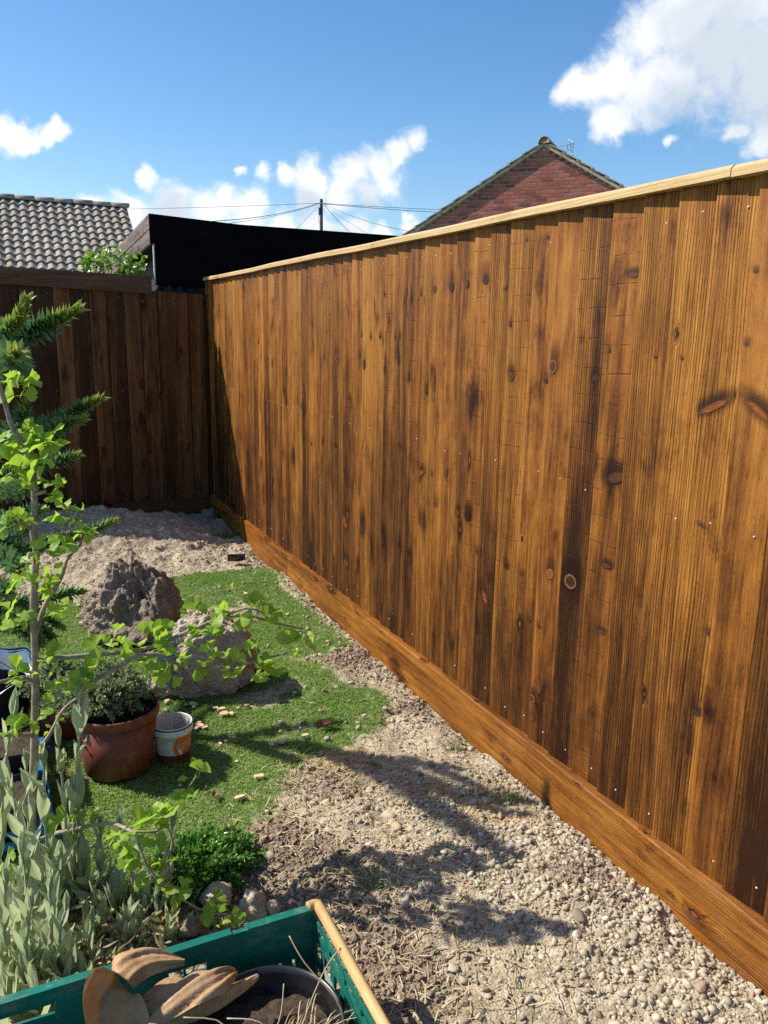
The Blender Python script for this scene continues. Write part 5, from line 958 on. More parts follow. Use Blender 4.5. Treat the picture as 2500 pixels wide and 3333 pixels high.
# leaf clusters: position, number of leaves, mean leaf radius
CL = ((-1.3275, 1.93, 1.1992, 5, 0.042), (-1.3057, 1.91, 1.1776, 4, 0.04), (-1.3389, 1.95, 1.1653, 3, 0.036), (-1.3214, 1.93, 1.0804, 3, 0.03), (-1.34, 1.95, 1.072, 3, 0.034), (-1.2936, 1.9, 1.0996, 3, 0.034), (-1.2922, 1.93, 1.059, 6, 0.046), (-1.3204, 1.96, 1.0426, 5, 0.044), (-1.2647, 1.91, 1.0672, 5, 0.046), (-1.2477, 1.95, 1.0509, 3, 0.042), (-1.3404, 1.93, 1.0309, 5, 0.04), (-1.3241, 1.91, 1.0095, 4, 0.04), (-1.2802, 1.9, 1.0289, 4, 0.038), (-1.2557, 1.96, 1.0186, 3, 0.036), (-1.3007, 1.89, 1.0047, 4, 0.036), (-1.2759, 1.93, 0.9794, 4, 0.038), (-1.2572, 1.94, 0.9659, 4, 0.036), (-1.338, 1.95, 0.9763, 3, 0.034), (-1.3085, 1.9, 0.9764, 3, 0.03), (-1.2659, 1.93, 0.9403, 5, 0.024), (-1.2333, 1.96, 0.9643, 1, 0.03), (-1.3384, 1.9, 0.9036, 5, 0.036), (-1.3546, 1.91, 0.8889, 4, 0.034), (-1.3225, 1.89, 0.9147, 3, 0.036), (-1.2288, 1.98, 0.9098, 4, 0.032), (-1.2437, 1.97, 0.8949, 3, 0.036), (-1.2135, 1.99, 0.8734, 4, 0.032), (-1.1925, 2.01, 0.8748, 1, 0.028), (-1.1968, 2, 0.8534, 4, 0.036), (-1.1807, 2, 0.8347, 3, 0.038), (-1.2425, 1.95, 0.8338, 5, 0.038), (-1.2644, 1.93, 0.8192, 3, 0.03), (-1.2255, 1.98, 0.8025, 2, 0.03), (-1.2892, 1.91, 0.8481, 3, 0.034), (-1.3179, 1.9, 0.8041, 4, 0.036), (-1.3349, 1.9, 0.7847, 3, 0.032), (-1.3431, 1.91, 0.7543, 3, 0.032), (-1.3136, 1.93, 0.7594, 3, 0.034), (-1.2856, 1.93, 0.7452, 3, 0.03), (-1.2606, 1.96, 0.7483, 3, 0.03), (-1.2764, 1.95, 0.7197, 3, 0.036), (-1.2648, 1.96, 0.6851, 3, 0.038), (-1.2734, 1.96, 0.656, 3, 0.04), (-1.3604, 1.93, 0.6853, 4, 0.034), (-1.3367, 1.91, 0.6704, 4, 0.032), (-1.3692, 1.91, 0.6568, 3, 0.036), (-1.3039, 1.93, 0.7145, 2, 0.03), (-1.2975, 1.91, 0.5868, 4, 0.034), (-1.2761, 1.9, 0.5722, 3, 0.034), (-1.3192, 1.89, 0.5682, 3, 0.03), (-1.3581, 1.9, 0.5559, 4, 0.034), (-1.3785, 1.88, 0.5417, 4, 0.036), (-1.1803, 1.95, 0.5687, 3, 0.034), (-1.1496, 1.96, 0.5919, 1, 0.032), (-1.124, 1.95, 0.56, 3, 0.038), (-1.0884, 1.95, 0.5464, 4, 0.04), (-1.0774, 1.88, 0.5554, 4, 0.042), (-1.05, 1.95, 0.5807, 4, 0.04), (-1.0161, 1.93, 0.5909, 3, 0.036), (-1.01, 1.93, 0.5578, 4, 0.04), (-0.968, 1.91, 0.5829, 4, 0.042), (-0.9472, 1.93, 0.6212, 3, 0.042), (-0.9165, 1.9, 0.603, 4, 0.042), (-0.8927, 1.9, 0.6318, 4, 0.038), (-0.8517, 1.88, 0.6248, 4, 0.042), (-0.8122, 1.88, 0.6396, 4, 0.04), (-0.7838, 1.87, 0.6228, 4, 0.04), (-0.773, 1.88, 0.5976, 3, 0.04), (-0.8711, 1.89, 0.6721, 1, 0.028), (-1.2859, 1.9, 0.4749, 3, 0.03), (-1.2515, 1.88, 0.5155, 4, 0.034), (-1.2308, 1.88, 0.5271, 4, 0.036), (-1.2037, 1.88, 0.53, 4, 0.034), (-1.1827, 1.88, 0.5418, 3, 0.036), (-1.3134, 1.89, 0.4654, 3, 0.032), (-1.2726, 1.98, 0.3889, 2, 0.026), (-1.2329, 1.98, 0.4623, 3, 0.03), (-1.0482, 1.85, 0.5234, 4, 0.044), (-1.0274, 1.85, 0.5041, 3, 0.04), (-0.997, 1.85, 0.5383, 4, 0.036), (-0.9707, 1.84, 0.5142, 4, 0.034), (-0.9325, 1.84, 0.5475, 4, 0.03), (-0.8918, 1.84, 0.5169, 4, 0.042), (-0.8733, 1.84, 0.4896, 3, 0.04), (-0.8362, 1.83, 0.5519, 4, 0.032), (-0.8135, 1.83, 0.5159, 3, 0.038), (-0.7901, 1.83, 0.4957, 4, 0.042), (-0.8061, 1.83, 0.4821, 3, 0.038), (-0.7375, 1.83, 0.5487, 3, 0.044), (-0.705, 1.83, 0.5395, 3, 0.034), (-1.3715, 1.88, 0.4244, 4, 0.036), (-1.3849, 1.88, 0.4158, 3, 0.036), (-1.3564, 1.89, 0.4089, 2, 0.03), (-1.31, 1.93, 0.3879, 3, 0.02), (-1.284, 1.83, 0.2214, 3, 0.032), (-1.2781, 1.83, 0.1559, 2, 0.034), (-1.2509, 1.814, 0.1825, 2, 0.036), (-1.347, 1.9, 0.2607, 2, 0.018), (-1.1779, 1.68, 0.2222, 4, 0.036), (-1.1631, 1.646, 0.2244, 3, 0.036), (-1.1429, 1.64, 0.2601, 4, 0.038), (-1.1247, 1.64, 0.2327, 3, 0.036), (-1.0984, 1.67, 0.2605, 4, 0.036), (-1.0709, 1.67, 0.2763, 4, 0.038), (-1.0394, 1.69, 0.28, 4, 0.036), (-1.0229, 1.7, 0.2936, 3, 0.034), (-1.002, 1.71, 0.3299, 3, 0.042), (-1.1565, 1.61, 0.2083, 4, 0.042), (-1.171, 1.63, 0.1768, 3, 0.04), (-1.1277, 1.6, 0.169, 4, 0.042), (-1.098, 1.62, 0.1696, 4, 0.036), (-1.1385, 1.58, 0.1485, 3, 0.036), (-1.0918, 1.59, 0.1347, 4, 0.038), (-1.0762, 1.57, 0.1287, 3, 0.038), (-1.0093, 1.55, 0.0641, 5, 0.04), (-0.9824, 1.55, 0.0475, 3, 0.038), (-1.4156, 1.81, 0.1518, 3, 0.036))
rg = random.Random(21); nl = 0
NODES = [Vector(v) for pts, a, b in BR_ for v in smoothpath(pts, 3)] + [Vector(v) for v in smoothpath(TRUNK, 4)]
pets = MB()
for x, y, z, n, s in CL:
    tgt = Vector((x, y, z)); node = min(NODES, key=lambda q: (q - tgt).length); off = tgt - node; base_ = node
    if off.length > 0.05: base_ = node + off * (1 - 0.05 / off.length); pets.tube([node, node.lerp(base_, .5) + Vector((0, 0, .004)), base_], [.0022, .0018, .0015], 5)
    main = (tgt - base_).normalized() if (tgt - base_).length > 1e-3 else Vector((0, 0, 1))
    for k in range(int(n)):
        dv = (main * 0.55 + Vector((rg.gauss(0, .75), rg.gauss(0, .75), rg.gauss(.25, .5)))).normalized()
        s_ = s * rg.uniform(0.55, 1.05) * 0.90
        nrm = Vector((rg.gauss(-.25, .5), rg.gauss(-.1, .6), rg.gauss(.8, .4)))
        p = tgt + Vector((rg.gauss(0, .007), rg.gauss(0, .012), rg.gauss(0, .007))) + dv * (0.12 * s_)
        Mx = frame(p, dv, nrm, s_ * 1.0)
        inst('leaf', GL_[nl % 5], Mx, gk); nl += 1
if pets.V: part('spur_shoots', pets.V, pets.F, M['bark'], gk, True, kind='stuff')

# ================================================================ SILVER CAMPION CLUMPS
M['silver'] = leafmat('silver_leaf', (0.38, 0.44, 0.27), (0.60, 0.65, 0.46), 0.48, 0.85, 20, tint=(0.52, 0.60, 0.28), spec=0.15)
M['silverstem'] = plain('silver_stem', (0.30, 0.35, 0.24), (0.40, 0.45, 0.32), 30, 0.9, 0.2, 0.001, 0.1)
M['yellowleaf'] = leafmat('yellow_leaf', (0.42, 0.36, 0.10), (0.52, 0.36, 0.16), 0.35, 0.7, 20, tint=(0.6, 0.5, 0.15))
def lance(seed, wide, curl, mat, cup=0.35, n=8):
    V = []; F = []; rd = random.Random(seed)
    for i in range(n + 1):
        u = i / n; w_ = wide * (math.sin(math.pi * min(1.0, u * 0.93 + 0.07)) ** 0.75) * (1 - 0.12 * u) if i < n else 0.004
        yb = curl * u * u; wv = 0.02 * math.sin(u * 9 + seed)
        V += [(-w_ * .5, yb + cup * w_ * .55 + wv, u), (-w_ * .26, yb + cup * w_ * .16, u), (0, yb - 0.01, u), (w_ * .26, yb + cup * w_ * .16, u), (w_ * .5, yb + cup * w_ * .55 - wv, u)]
    for i in range(n):
        for j in range(4): a = i * 5 + j; F.append((a, a + 1, a + 6, a + 5))
    return mesh('leaf', V, F, mat, True)
LAN = [lance(1, .36, .06, M['silver']), lance(2, .33, .16, M['silver']), lance(3, .40, -.03, M['silver']), lance(4, .30, .3, M['silver'])]
YLW = [lance(5, .30, .35, M['yellowleaf']), lance(6, .26, .5, M['yellowleaf'])]
rc = random.Random(31)
def campion_stem(pl, base_, tip, pairs, ls, mode=0):
    base_, tip = Vector(base_), Vector(tip); mid = base_.lerp(tip, .5) + Vector((rc.uniform(-.012, .012), rc.uniform(-.012, .012), 0)); pth = [Vector(v) for v in smoothpath([base_, mid, tip], 5)]
    c = MB().tube(pth, [0.0042 - 0.0018 * i / 10 for i in range(len(pth))], 7); st = part('stem', c.V, c.F, M['silverstem'], pl, True)
    az = rc.uniform(0, 3.14); axis = (tip - base_).normalized()
    pairs += 1
    for k in range(pairs):
        u = 0.12 + 0.86 * k / max(1, pairs - 1) if pairs > 1 else 0.9; f = u * (len(pth) - 1); j = min(int(f), len(pth) - 2); p = pth[j].lerp(pth[j + 1], f - j)
        top = k == pairs - 1
        for side in (0, 1) if not top else (0, 1, 2, 3):
            a = az + k * 1.57 + side * (3.1416 if not top else 1.57) + rc.uniform(-.2, .2); out = Vector((math.cos(a), math.sin(a), 0))
            op = rc.uniform(0.12, 0.38) if not top else rc.uniform(.05, .16)
            d_ = (axis * (1 - op) + out * op).normalized(); L = 1.12 * ls * rc.uniform(.75, 1.1) * (1.0 - 0.25 * u) * (0.72 if top else 1)
            inst('leaf', LAN[rc.randrange(3)], frame(p, d_, axis - out * 1.5 if False else -out, (L * .85, L, L)), st)
def clump(label, base_, stems, rosettes, seedn, nyel=0):
    pl = thing('silver_campion', label, 'plant', base_)
    for s in stems: campion_stem(pl, *s)
    for (x, y, z, h, sprd) in rosettes:
        for k in range(14):
            a = rc.uniform(0, 6.28); out = Vector((math.cos(a), math.sin(a), 0)); op = rc.uniform(.1, .62)
            d_ = (Vector((0, 0, 1)) * (1 - op) + out * op).normalized(); L = h * rc.uniform(.6, 1.1)
            inst('leaf', LAN[rc.choice((0, 1, 2, 3, 3))], frame(Vector((x, y, z)) + out * sprd * rc.random(), d_, -out + Vector((0, 0, .6)), (L * .9, L, L)), pl)
    for k in range(nyel):
        x, y, z, h, sp = rc.choice(rosettes); a = rc.uniform(0, 6.28); out = Vector((math.cos(a), math.sin(a), 0)); d_ = (Vector((0, 0, .35)) + out).normalized()
        inst('withered_leaf', YLW[k % 2], frame(Vector((x, y, z)) + out * sp, d_, Vector((0, 0, 1)), h * rc.uniform(.5, .8)), pl)
    return pl
B = lambda p: (p[0], p[1], 0.0)
clump('tall silvery leaved campion clump standing around the ginkgo trunk', (-1.32, 1.86, 0), [
 ((-1.2584, 1.84, -0.0049), (-1.2354, 1.84, 0.4767), 5, .112), ((-1.295, 1.87, 0.0023), (-1.2879, 1.87, 0.3733), 4, .095), ((-1.3238, 1.82, 0.0296), (-1.3234, 1.82, 0.3531), 4, .105), ((-1.4234, 1.9, 0.1195), (-1.3758, 1.9, 0.4463), 3, .12), ((-1.3686, 1.86, 0.0729), (-1.3597, 1.86, 0.3325), 3, .09), ((-1.3404, 1.76, 0.077), (-1.3878, 1.76, 0.3265), 4, .10), ((-1.2758, 1.84, 0.0173), (-1.2642, 1.84, 0.2582), 3, .085), ((-1.2281, 1.8, 0.0139), (-1.2157, 1.8, 0.1736), 3, .075), ((-1.4233, 1.84, 0.0464), (-1.4178, 1.84, 0.2808), 3, .1)],
 [(-1.30, 1.80, 0, .13, .05), (-1.38, 1.78, 0, .13, .05), (-1.25, 1.83, 0, .11, .05), (-1.34, 1.88, 0, .11, .05)], 1, 6)
clump('silvery campion stems with yellowing leaves behind the crate wall', (-1.18, 1.72, 0), [
 ((-1.1993, 1.74, -0.0594), (-1.1772, 1.74, 0.2081), 3, .085), ((-1.0849, 1.72, -0.0492), (-1.0633, 1.72, 0.1898), 3, .095), ((-1.1761, 1.7, -0.0614), (-1.1572, 1.7, 0.0462), 2, .10), ((-1.1408, 1.66, -0.0506), (-1.1151, 1.66, 0.0694), 2, .09), ((-1.2642, 1.58, 0.0172), (-1.2595, 1.58, 0.098), 2, .07), ((-1.1065, 1.62, -0.0392), (-1.0903, 1.62, 0.0271), 2, .075)],
 [(-1.14, 1.68, 0, .085, .04), (-1.20, 1.72, 0, .09, .04), (-1.17, 1.62, 0, .07, .04), (-1.24, 1.66, 0, .08, .04), (-1.10, 1.60, 0, .06, .03)], 2, 16)
clump('dense low mound of silvery campion leaves at the left behind the crate', (-1.40, 1.58, 0), [
 ((-1.4198, 1.62, 0.0556), (-1.4135, 1.62, 0.2126), 3, .085), ((-1.352, 1.6, 0.0326), (-1.3356, 1.6, 0.1882), 3, .085), ((-1.384, 1.55, 0.0628), (-1.3718, 1.55, 0.1932), 3, .08), ((-1.3183, 1.56, 0.0454), (-1.3077, 1.56, 0.1651), 2, .08), ((-1.3912, 1.7, 0.0973), (-1.3821, 1.7, 0.2217), 3, .085), ((-1.3268, 1.68, 0.0681), (-1.3119, 1.68, 0.1998), 3, .085)],
 [(-1.46, 1.52, 0, .11, .05), (-1.40, 1.50, 0, .11, .05), (-1.34, 1.52, 0, .10, .05), (-1.44, 1.60, 0, .12, .05), (-1.36, 1.60, 0, .11, .05), (-1.30, 1.56, 0, .09, .04), (-1.40, 1.68, 0, .11, .05), (-1.31, 1.66, 0, .10, .05)], 3, 3)
M['litter'] = leafmat('dead_leaf_litter', (0.30, 0.22, 0.11), (0.50, 0.40, 0.22), 0.2, 0.8, 20, True)
lx = rng.normal(-1.24, 0.09, 420); ly = rng.normal(1.66, 0.10, 420); k = ly > 1.36; lx, ly = lx[k], ly[k]
V, F, A = leaf_cloud(np.stack([lx, ly, ground_h(lx, ly) + rng.uniform(0.002, 0.035, len(lx))], 1), rng.normal(0, 1, (len(lx), 3)) * np.array([1, 1, .4]), 0.042, 0.012, 81, 0.4)
o = part('leaf_litter', V, F, M['litter'], attrs={'rnd': A}, kind='stuff'); o['label'] = 'withered straw coloured leaves around the campion stems'; o['category'] = 'leaf litter'

# ================================================================ MONKEY PUZZLE
M['arau'] = leafmat('monkey_puzzle_leaf', (0.09, 0.19, 0.075), (0.19, 0.32, 0.11), 0.25, 0.35, 20, True, None, 0.5)
M['arau_tip'] = leafmat('monkey_puzzle_tip', (0.20, 0.32, 0.07), (0.46, 0.50, 0.10), 0.3, 0.4, 20, True)
mp = thing('monkey_puzzle_tree', 'young spiky monkey puzzle tree at the left edge', 'tree', tuple((-1.4727, 2.9, 0.3157)))
ORG[mp.name]
c = MB().tube(((-1.4736, 2.9, 0.305), (-1.4435, 2.88, 0.6878), (-1.4167, 2.85, 1.0381), (-1.3907, 2.8, 1.2924)), [.028, .025, .02, .016], 9); part('trunk', c.V, c.F, M['twig'], mp, True)
def araucaria(pts, rad, leaf, dens, seed, tip=0.25):
    P = [np.array(p) for p in smoothpath(pts, 6)]; r = np.random.default_rng(seed); c = MB().tube(P, [rad * .3] * len(P), 6); br = part('branch', c.V, c.F, M['twig'], mp, True)
    seg = [np.linalg.norm(P[i + 1] - P[i]) for i in range(len(P) - 1)]; tot = sum(seg); n = int(tot * dens * 0.72)
    Vt = {0: [], 1: []}; Ft = {0: [], 1: []}; At = {0: [], 1: []}
    for i in range(n):
        u = (i + r.random() * .5) / n; d_ = u * tot; j = 0
        while j < len(seg) - 1 and d_ > seg[j]: d_ -= seg[j]; j += 1
        ax = (P[j + 1] - P[j]) / (seg[j] + 1e-9); p = P[j] + ax * d_; s_ = np.cross(ax, [0.1, 0.2, 1.0]); s_ /= np.linalg.norm(s_); t_ = np.cross(ax, s_)
        a = i * 2.39996 + r.normal(0, .2); out = s_ * math.cos(a) + t_ * math.sin(a); endf = max(0, (u - (1 - tip)) / tip); op = 1.0 - 0.75 * endf ** 1.5
        dr = ax * (0.55 + 0.9 * endf) + out * op + r.normal(0, .08, 3) + np.array([0, 0, .12]); dr /= np.linalg.norm(dr); L = leaf * r.uniform(.8, 1.15) * (1 - .25 * endf)
        if endf > .95: dr = ax * .9 + out * .35; dr /= np.linalg.norm(dr)
        w_ = np.cross(dr, out); w_ /= np.linalg.norm(w_) + 1e-9; nn = np.cross(w_, dr); Wd = L * .40; b0 = p + out * rad * .25
        g_ = 1 if endf > 0.45 + r.uniform(-.2, .2) else 0; k = len(Vt[g_])
        Vt[g_] += [b0 - w_ * Wd * .4, b0 + w_ * Wd * .4, b0 + dr * L * .45 + w_ * Wd * .5 - nn * L * .03, b0 + dr * L * .45 - w_ * Wd * .5 - nn * L * .03, b0 + dr * L + nn * L * .10, b0 + dr * L * .45 - nn * L * .08]
        Ft[g_] += [(k, k + 5, k + 3), (k, k + 1, k + 5), (k + 1, k + 2, k + 5), (k + 3, k + 5, k + 4), (k + 5, k + 2, k + 4)]; At[g_] += [r.random()] * 6
    for g_, nm_, mt in ((0, 'foliage', 'arau'), (1, 'growing_tip', 'arau_tip')):
        if Vt[g_]: part(nm_, np.array(Vt[g_]), Ft[g_], M[mt], br, attrs={'rnd': At[g_]}, kind='stuff')
for i, (pts, rad, lf, dn, tip) in enumerate((
    (((-1.3991, 2.85, 1.199), (-1.3441, 2.65, 1.2511), (-1.2871, 2.55, 1.2879), (-1.2161, 2.5, 1.3145), (-1.1373, 2.45, 1.3589)), .013, .054, 1000, .28),
    (((-1.3968, 2.85, 1.227), (-1.3262, 2.55, 1.2874), (-1.286, 2.47, 1.3296), (-1.2666, 2.45, 1.374)), .014, .052, 1200, .5),
    (((-1.3899, 2.85, 1.3104), (-1.3745, 2.75, 1.3816), (-1.3544, 2.65, 1.4223)), .012, .045, 900, .3),
    (((-1.403, 2.85, 1.152), (-1.3561, 2.55, 1.2032), (-1.3227, 2.35, 1.2201), (-1.3053, 2.25, 1.2394)), .014, .062, 800, .1),
    (((-1.4212, 2.88, 0.9572), (-1.3037, 2.78, 0.9844), (-1.2, 2.68, 1.0255), (-1.1309, 2.63, 1.0706), (-1.0771, 2.58, 1.1014)), .010, .040, 1100, .22),
    (((-1.422, 2.88, 0.9474), (-1.3056, 2.73, 0.9763), (-1.2322, 2.58, 1.0148), (-1.1848, 2.52, 1.0334), (-1.1386, 2.48, 1.054)), .010, .040, 1100, .22),
    (((-1.4188, 2.88, 0.9865), (-1.3292, 2.78, 0.9949), (-1.2935, 2.68, 1.0424), (-1.2773, 2.66, 1.0988)), .010, .038, 1000, .25),
    (((-1.4324, 2.9, 0.8253), (-1.3115, 2.9, 0.8384), (-1.2159, 2.9, 0.8639), (-1.1257, 2.9, 0.8885)), .010, .042, 900, .15),
    (((-1.4374, 2.9, 0.7649), (-1.3703, 2.8, 0.7992), (-1.318, 2.7, 0.8191), (-1.2886, 2.65, 0.8311)), .012, .040, 1300, .1),
    (((-1.4441, 2.9, 0.6834), (-1.3603, 3, 0.6649), (-1.2905, 3.05, 0.6702), (-1.2383, 3.1, 0.6668)), .010, .040, 900, .15),
    (((-1.4545, 2.9, 0.5805), (-1.3107, 3, 0.551), (-1.166, 3.05, 0.5638), (-1.0761, 3.1, 0.5784), (-0.9964, 3.1, 0.6043)), .010, .042, 900, .2),
    (((-1.4527, 2.9, 0.6012), (-1.3859, 2.8, 0.5994), (-1.3445, 2.7, 0.5812), (-1.3382, 2.65, 0.5646)), .010, .042, 900, .1),
    (((-1.451, 2.9, 0.6219), (-1.3565, 3, 0.5885), (-1.3136, 3.1, 0.6053), (-1.2961, 3.15, 0.6152)), .010, .042, 700, .1),
    (((-1.4692, 2.92, 0.4062), (-1.3442, 2.97, 0.374), (-1.243, 3.02, 0.3623), (-1.1266, 3.07, 0.3557)), .009, .040, 850, .15),
    (((-1.4718, 2.92, 0.3741), (-1.3577, 2.87, 0.3533), (-1.3043, 2.82, 0.3302), (-1.2518, 2.77, 0.3022)), .009, .040, 900, .1),
    (((-1.4745, 2.92, 0.3418), (-1.377, 2.77, 0.3687), (-1.3254, 2.72, 0.3472), (-1.2842, 2.67, 0.3172)), .009, .040, 900, .1),
    (((-1.4718, 2.92, 0.3741), (-1.3658, 3.02, 0.3325), (-1.2857, 3.12, 0.271), (-1.2047, 3.12, 0.2112)), .009, .040, 900, .1),
    (((-1.4639, 2.92, 0.4701), (-1.4107, 2.72, 0.5128), (-1.3681, 2.62, 0.518)), .009, .042, 900, .1))):
    araucaria(pts, rad, lf, dn, 200 + i, tip)

# ================================================================ BUSH BEHIND THE BACK FENCE
M['ivy'] = leafmat('glossy_bush_leaf', (0.07, 0.19, 0.02), (0.20, 0.36, 0.04), 0.4, 0.3, 30, tint=(0.35, 0.55, 0.05), spec=0.55)
bu = thing('bush', 'bright green glossy leaved bush rising behind the dark fence by the shed', 'bush', (-0.6, 6.0, 1.2))
IV = [lance(s, wd_, .1, M['ivy'], .25, 5) for s, wd_ in ((11, .62), (12, .7), (13, .55))]; st = MB(); ri = random.Random(5)
for i in range(190):
    x = ri.uniform(-0.78, -0.37); top = 1.82 if x > -0.46 else 1.835 - 0.9 * (x + .55) ** 2 * 2.2
    p = Vector((x, 5.95 + ri.uniform(-.05, .12), ri.uniform(1.60, max(1.66, top)))); a = ri.uniform(0, 6.28); s_ = ri.uniform(.04, .062)
    inst('leaf', IV[i % 3], frame(p, (math.cos(a) * .7, math.sin(a) * .7 - .2, ri.uniform(-.5, .7)), (ri.gauss(-.4, .5), ri.gauss(-.5, .5), ri.gauss(.6, .4)), s_), bu)
for i in range(12):
    x = -0.76 + .034 * i; st.tube([(-.57 + (x + .57) * .5, 6.0, 1.2), (x, 5.97, 1.60), (x + ri.uniform(-.02, .02), 5.96, 1.74)], [.006, .004, .002], 5)
part('stems', st.V, st.F, M['twig'], bu)

# ================================================================ GREEN CRATE
M['crate'] = plain('green_crate_plastic', (0.004, 0.11, 0.078), (0.008, 0.16, 0.115), 9, 0.42, 0.12, 0.001, 0.4, 6, 0.0, 0.28)
M['cane'] = wood('pale_cane', 'Y', 'XZ', (0.36, 0.2, 0.075), (0.50, 0.30, 0.12), (0.60, 0.39, 0.17), (0.68, 0.47, 0.23), saw=0, knots=0.1, rough=0.45, bump=0.15)
CX0, CX1, CY0, CY1, CZ0, CZ1 = -1.50, -0.858, 0.86, 1.325, 0.02, 0.2
cr = thing('plastic_crate', 'green slotted plastic crate with a pale wooden rail in the foreground', 'crate', ((CX0 + CX1) / 2, (CY0 + CY1) / 2, CZ0))
def holed(w, h, th_, holes, place):
    xs = sorted({0, w} | {a for q in holes for a in (q[0], q[1])}); zs = sorted({0, h} | {a for q in holes for a in (q[2], q[3])}); V = []; F = []
    solid = lambda i, j: 0 <= i < len(xs) - 1 and 0 <= j < len(zs) - 1 and not any(q[0] <= xs[i] < q[1] and q[2] <= zs[j] < q[3] for q in holes)
    def quad(p): k = len(V); V.extend(place(*q) for q in p); F.append((k, k + 1, k + 2, k + 3))
    for i in range(len(xs) - 1):
        for j in range(len(zs) - 1):
            if not solid(i, j): continue
            a, b, c, d = xs[i], xs[i + 1], zs[j], zs[j + 1]
            quad([(a, 0, c), (b, 0, c), (b, 0, d), (a, 0, d)]); quad([(a, th_, c), (a, th_, d), (b, th_, d), (b, th_, c)])
            if not solid(i - 1, j): quad([(a, 0, c), (a, 0, d), (a, th_, d), (a, th_, c)])
            if not solid(i + 1, j): quad([(b, 0, c), (b, th_, c), (b, th_, d), (b, 0, d)])
            if not solid(i, j - 1): quad([(a, 0, c), (a, th_, c), (b, th_, c), (b, 0, c)])
            if not solid(i, j + 1): quad([(a, 0, d), (b, 0, d), (b, th_, d), (a, th_, d)])
    return V, F
W_, H_, Dp = CX1 - CX0, CZ1 - CZ0, CY1 - CY0
bh_ = [(0.06, 0.16, .125, .145), (0.20, 0.26, .125, .145), (0.345, 0.372, .118, .133), (0.376, 0.415, .118, .133)] + [(0.36 + .028 * i, 0.366 + .028 * i, .055, .078) for i in range(9)] + [(0.05 + .03 * i, 0.06 + .03 * i, .04, .075) for i in range(9)]
part('back_wall', *holed(W_ - .012, H_ - .004, 0.005, bh_, lambda x, y, z: (CX0 + .006 + x, CY1 - .006 + y, CZ0 + z)), M['crate'], cr)
sh_ = [(0.02 + .075 * i, 0.07 + .075 * i, .135, .15) for i in range(6)] + [(0.015 + .05 * i, 0.045 + .05 * i, .08, .115) for i in range(9)] + [(0.015 + .05 * i, 0.045 + .05 * i, .03, .06) for i in range(9)]
part('side_wall', *holed(Dp - .012, H_ - .02, 0.005, sh_, lambda x, y, z: (CX1 - .006 + y, CY0 + .006 + x, CZ0 + z)), M['crate'], cr)
part('side_wall', *holed(Dp - .012, H_ - .02, 0.005, sh_, lambda x, y, z: (CX0 + .001 + y, CY0 + .006 + x, CZ0 + z)), M['crate'], cr)
part('front_wall', *holed(W_ - .012, H_ - .02, 0.005, bh_[:4], lambda x, y, z: (CX0 + .006 + x, CY0 + y, CZ0 + z)), M['crate'], cr)
c = MB().box(CX0 + .003, CX1 - .003, CY0 + .003, CY1 - .003, CZ0 - .012, CZ0 - .001); part('floor', c.V, c.F, M['crate'], cr)
rp = [(-1.50, .196), (-1.30, .199), (-1.20, .196), (-1.07, .199), (-1.065, .199), (-1.03, .1995), (-1.028, .190), (-1.0, .192), (-0.998, .2), (-.96, .199), (-.955, .2), (-.872, .2)]
V = []; F = []
for x, z in rp: V += [(x, CY1 - .0085, z - .022), (x, CY1 + .009, z - .022), (x, CY1 + .009, z), (x, CY1 - .0085, z)]
for i in range(len(rp) - 1):
    for j in range(4): F.append((i * 4 + j, (i + 1) * 4 + j, (i + 1) * 4 + (j + 1) % 4, i * 4 + (j + 1) % 4))
F += [(0, 1, 2, 3), tuple(4 * (len(rp) - 1) + j for j in (3, 2, 1, 0))]
part('back_lip', V, F, M['crate'], cr)
for x in (-1.30, -1.08): c = MB().bbox(x - .045, x + .045, CY1 - .011, CY1 - .004, CZ0 + .004, CZ1 - .024, .003); part('stiffener', c.V, c.F, M['crate'], cr) if x < -1.2 else None
c = MB().tube(smoothpath([(CX1 - .016, CY1 + .002, .2), (CX1 + .002, CY1 + .002, .2), (CX1 + .004, CY1 - .02, .201), (CX1 + .004, 1.2, .2), (CX1 + .003, 1.0, .2), (CX1 + .004, CY0 - .01, .2)], 5), .0105, 12); part('wooden_rail', c.V, c.F, M['cane'], cr, True)
m, t, o = newmat('peeling_label'); co = t.n('ShaderNodeTexCoord').outputs['Object']
bsdf(t, o, col=t.ramp(t.noise(co, 45, 6, .7), [(.4, (.10, .2, .16)), (.52, (.34, .40, .37)), (.7, (.5, .53, .5))]), rough=.6, spec=.3); M['oldlabel'] = m
V = [(CX1 - .0068, 1.262, .112), (CX1 - .0068, 1.245, .066), (CX1 - .0068, 1.20, .058), (CX1 - .0068, 1.14, .052), (CX1 - .0068, 1.125, .085), (CX1 - .0068, 1.19, .103), (CX1 - .0068, 1.23, .114)]
V2 = V + [(x - .0006, y, z) for x, y, z in V]; part('old_label', V2, [tuple(range(7)), tuple(range(7, 14))[::-1]] + [(i, (i + 1) % 7, 7 + (i + 1) % 7, 7 + i) for i in range(7)], M['oldlabel'], cr)
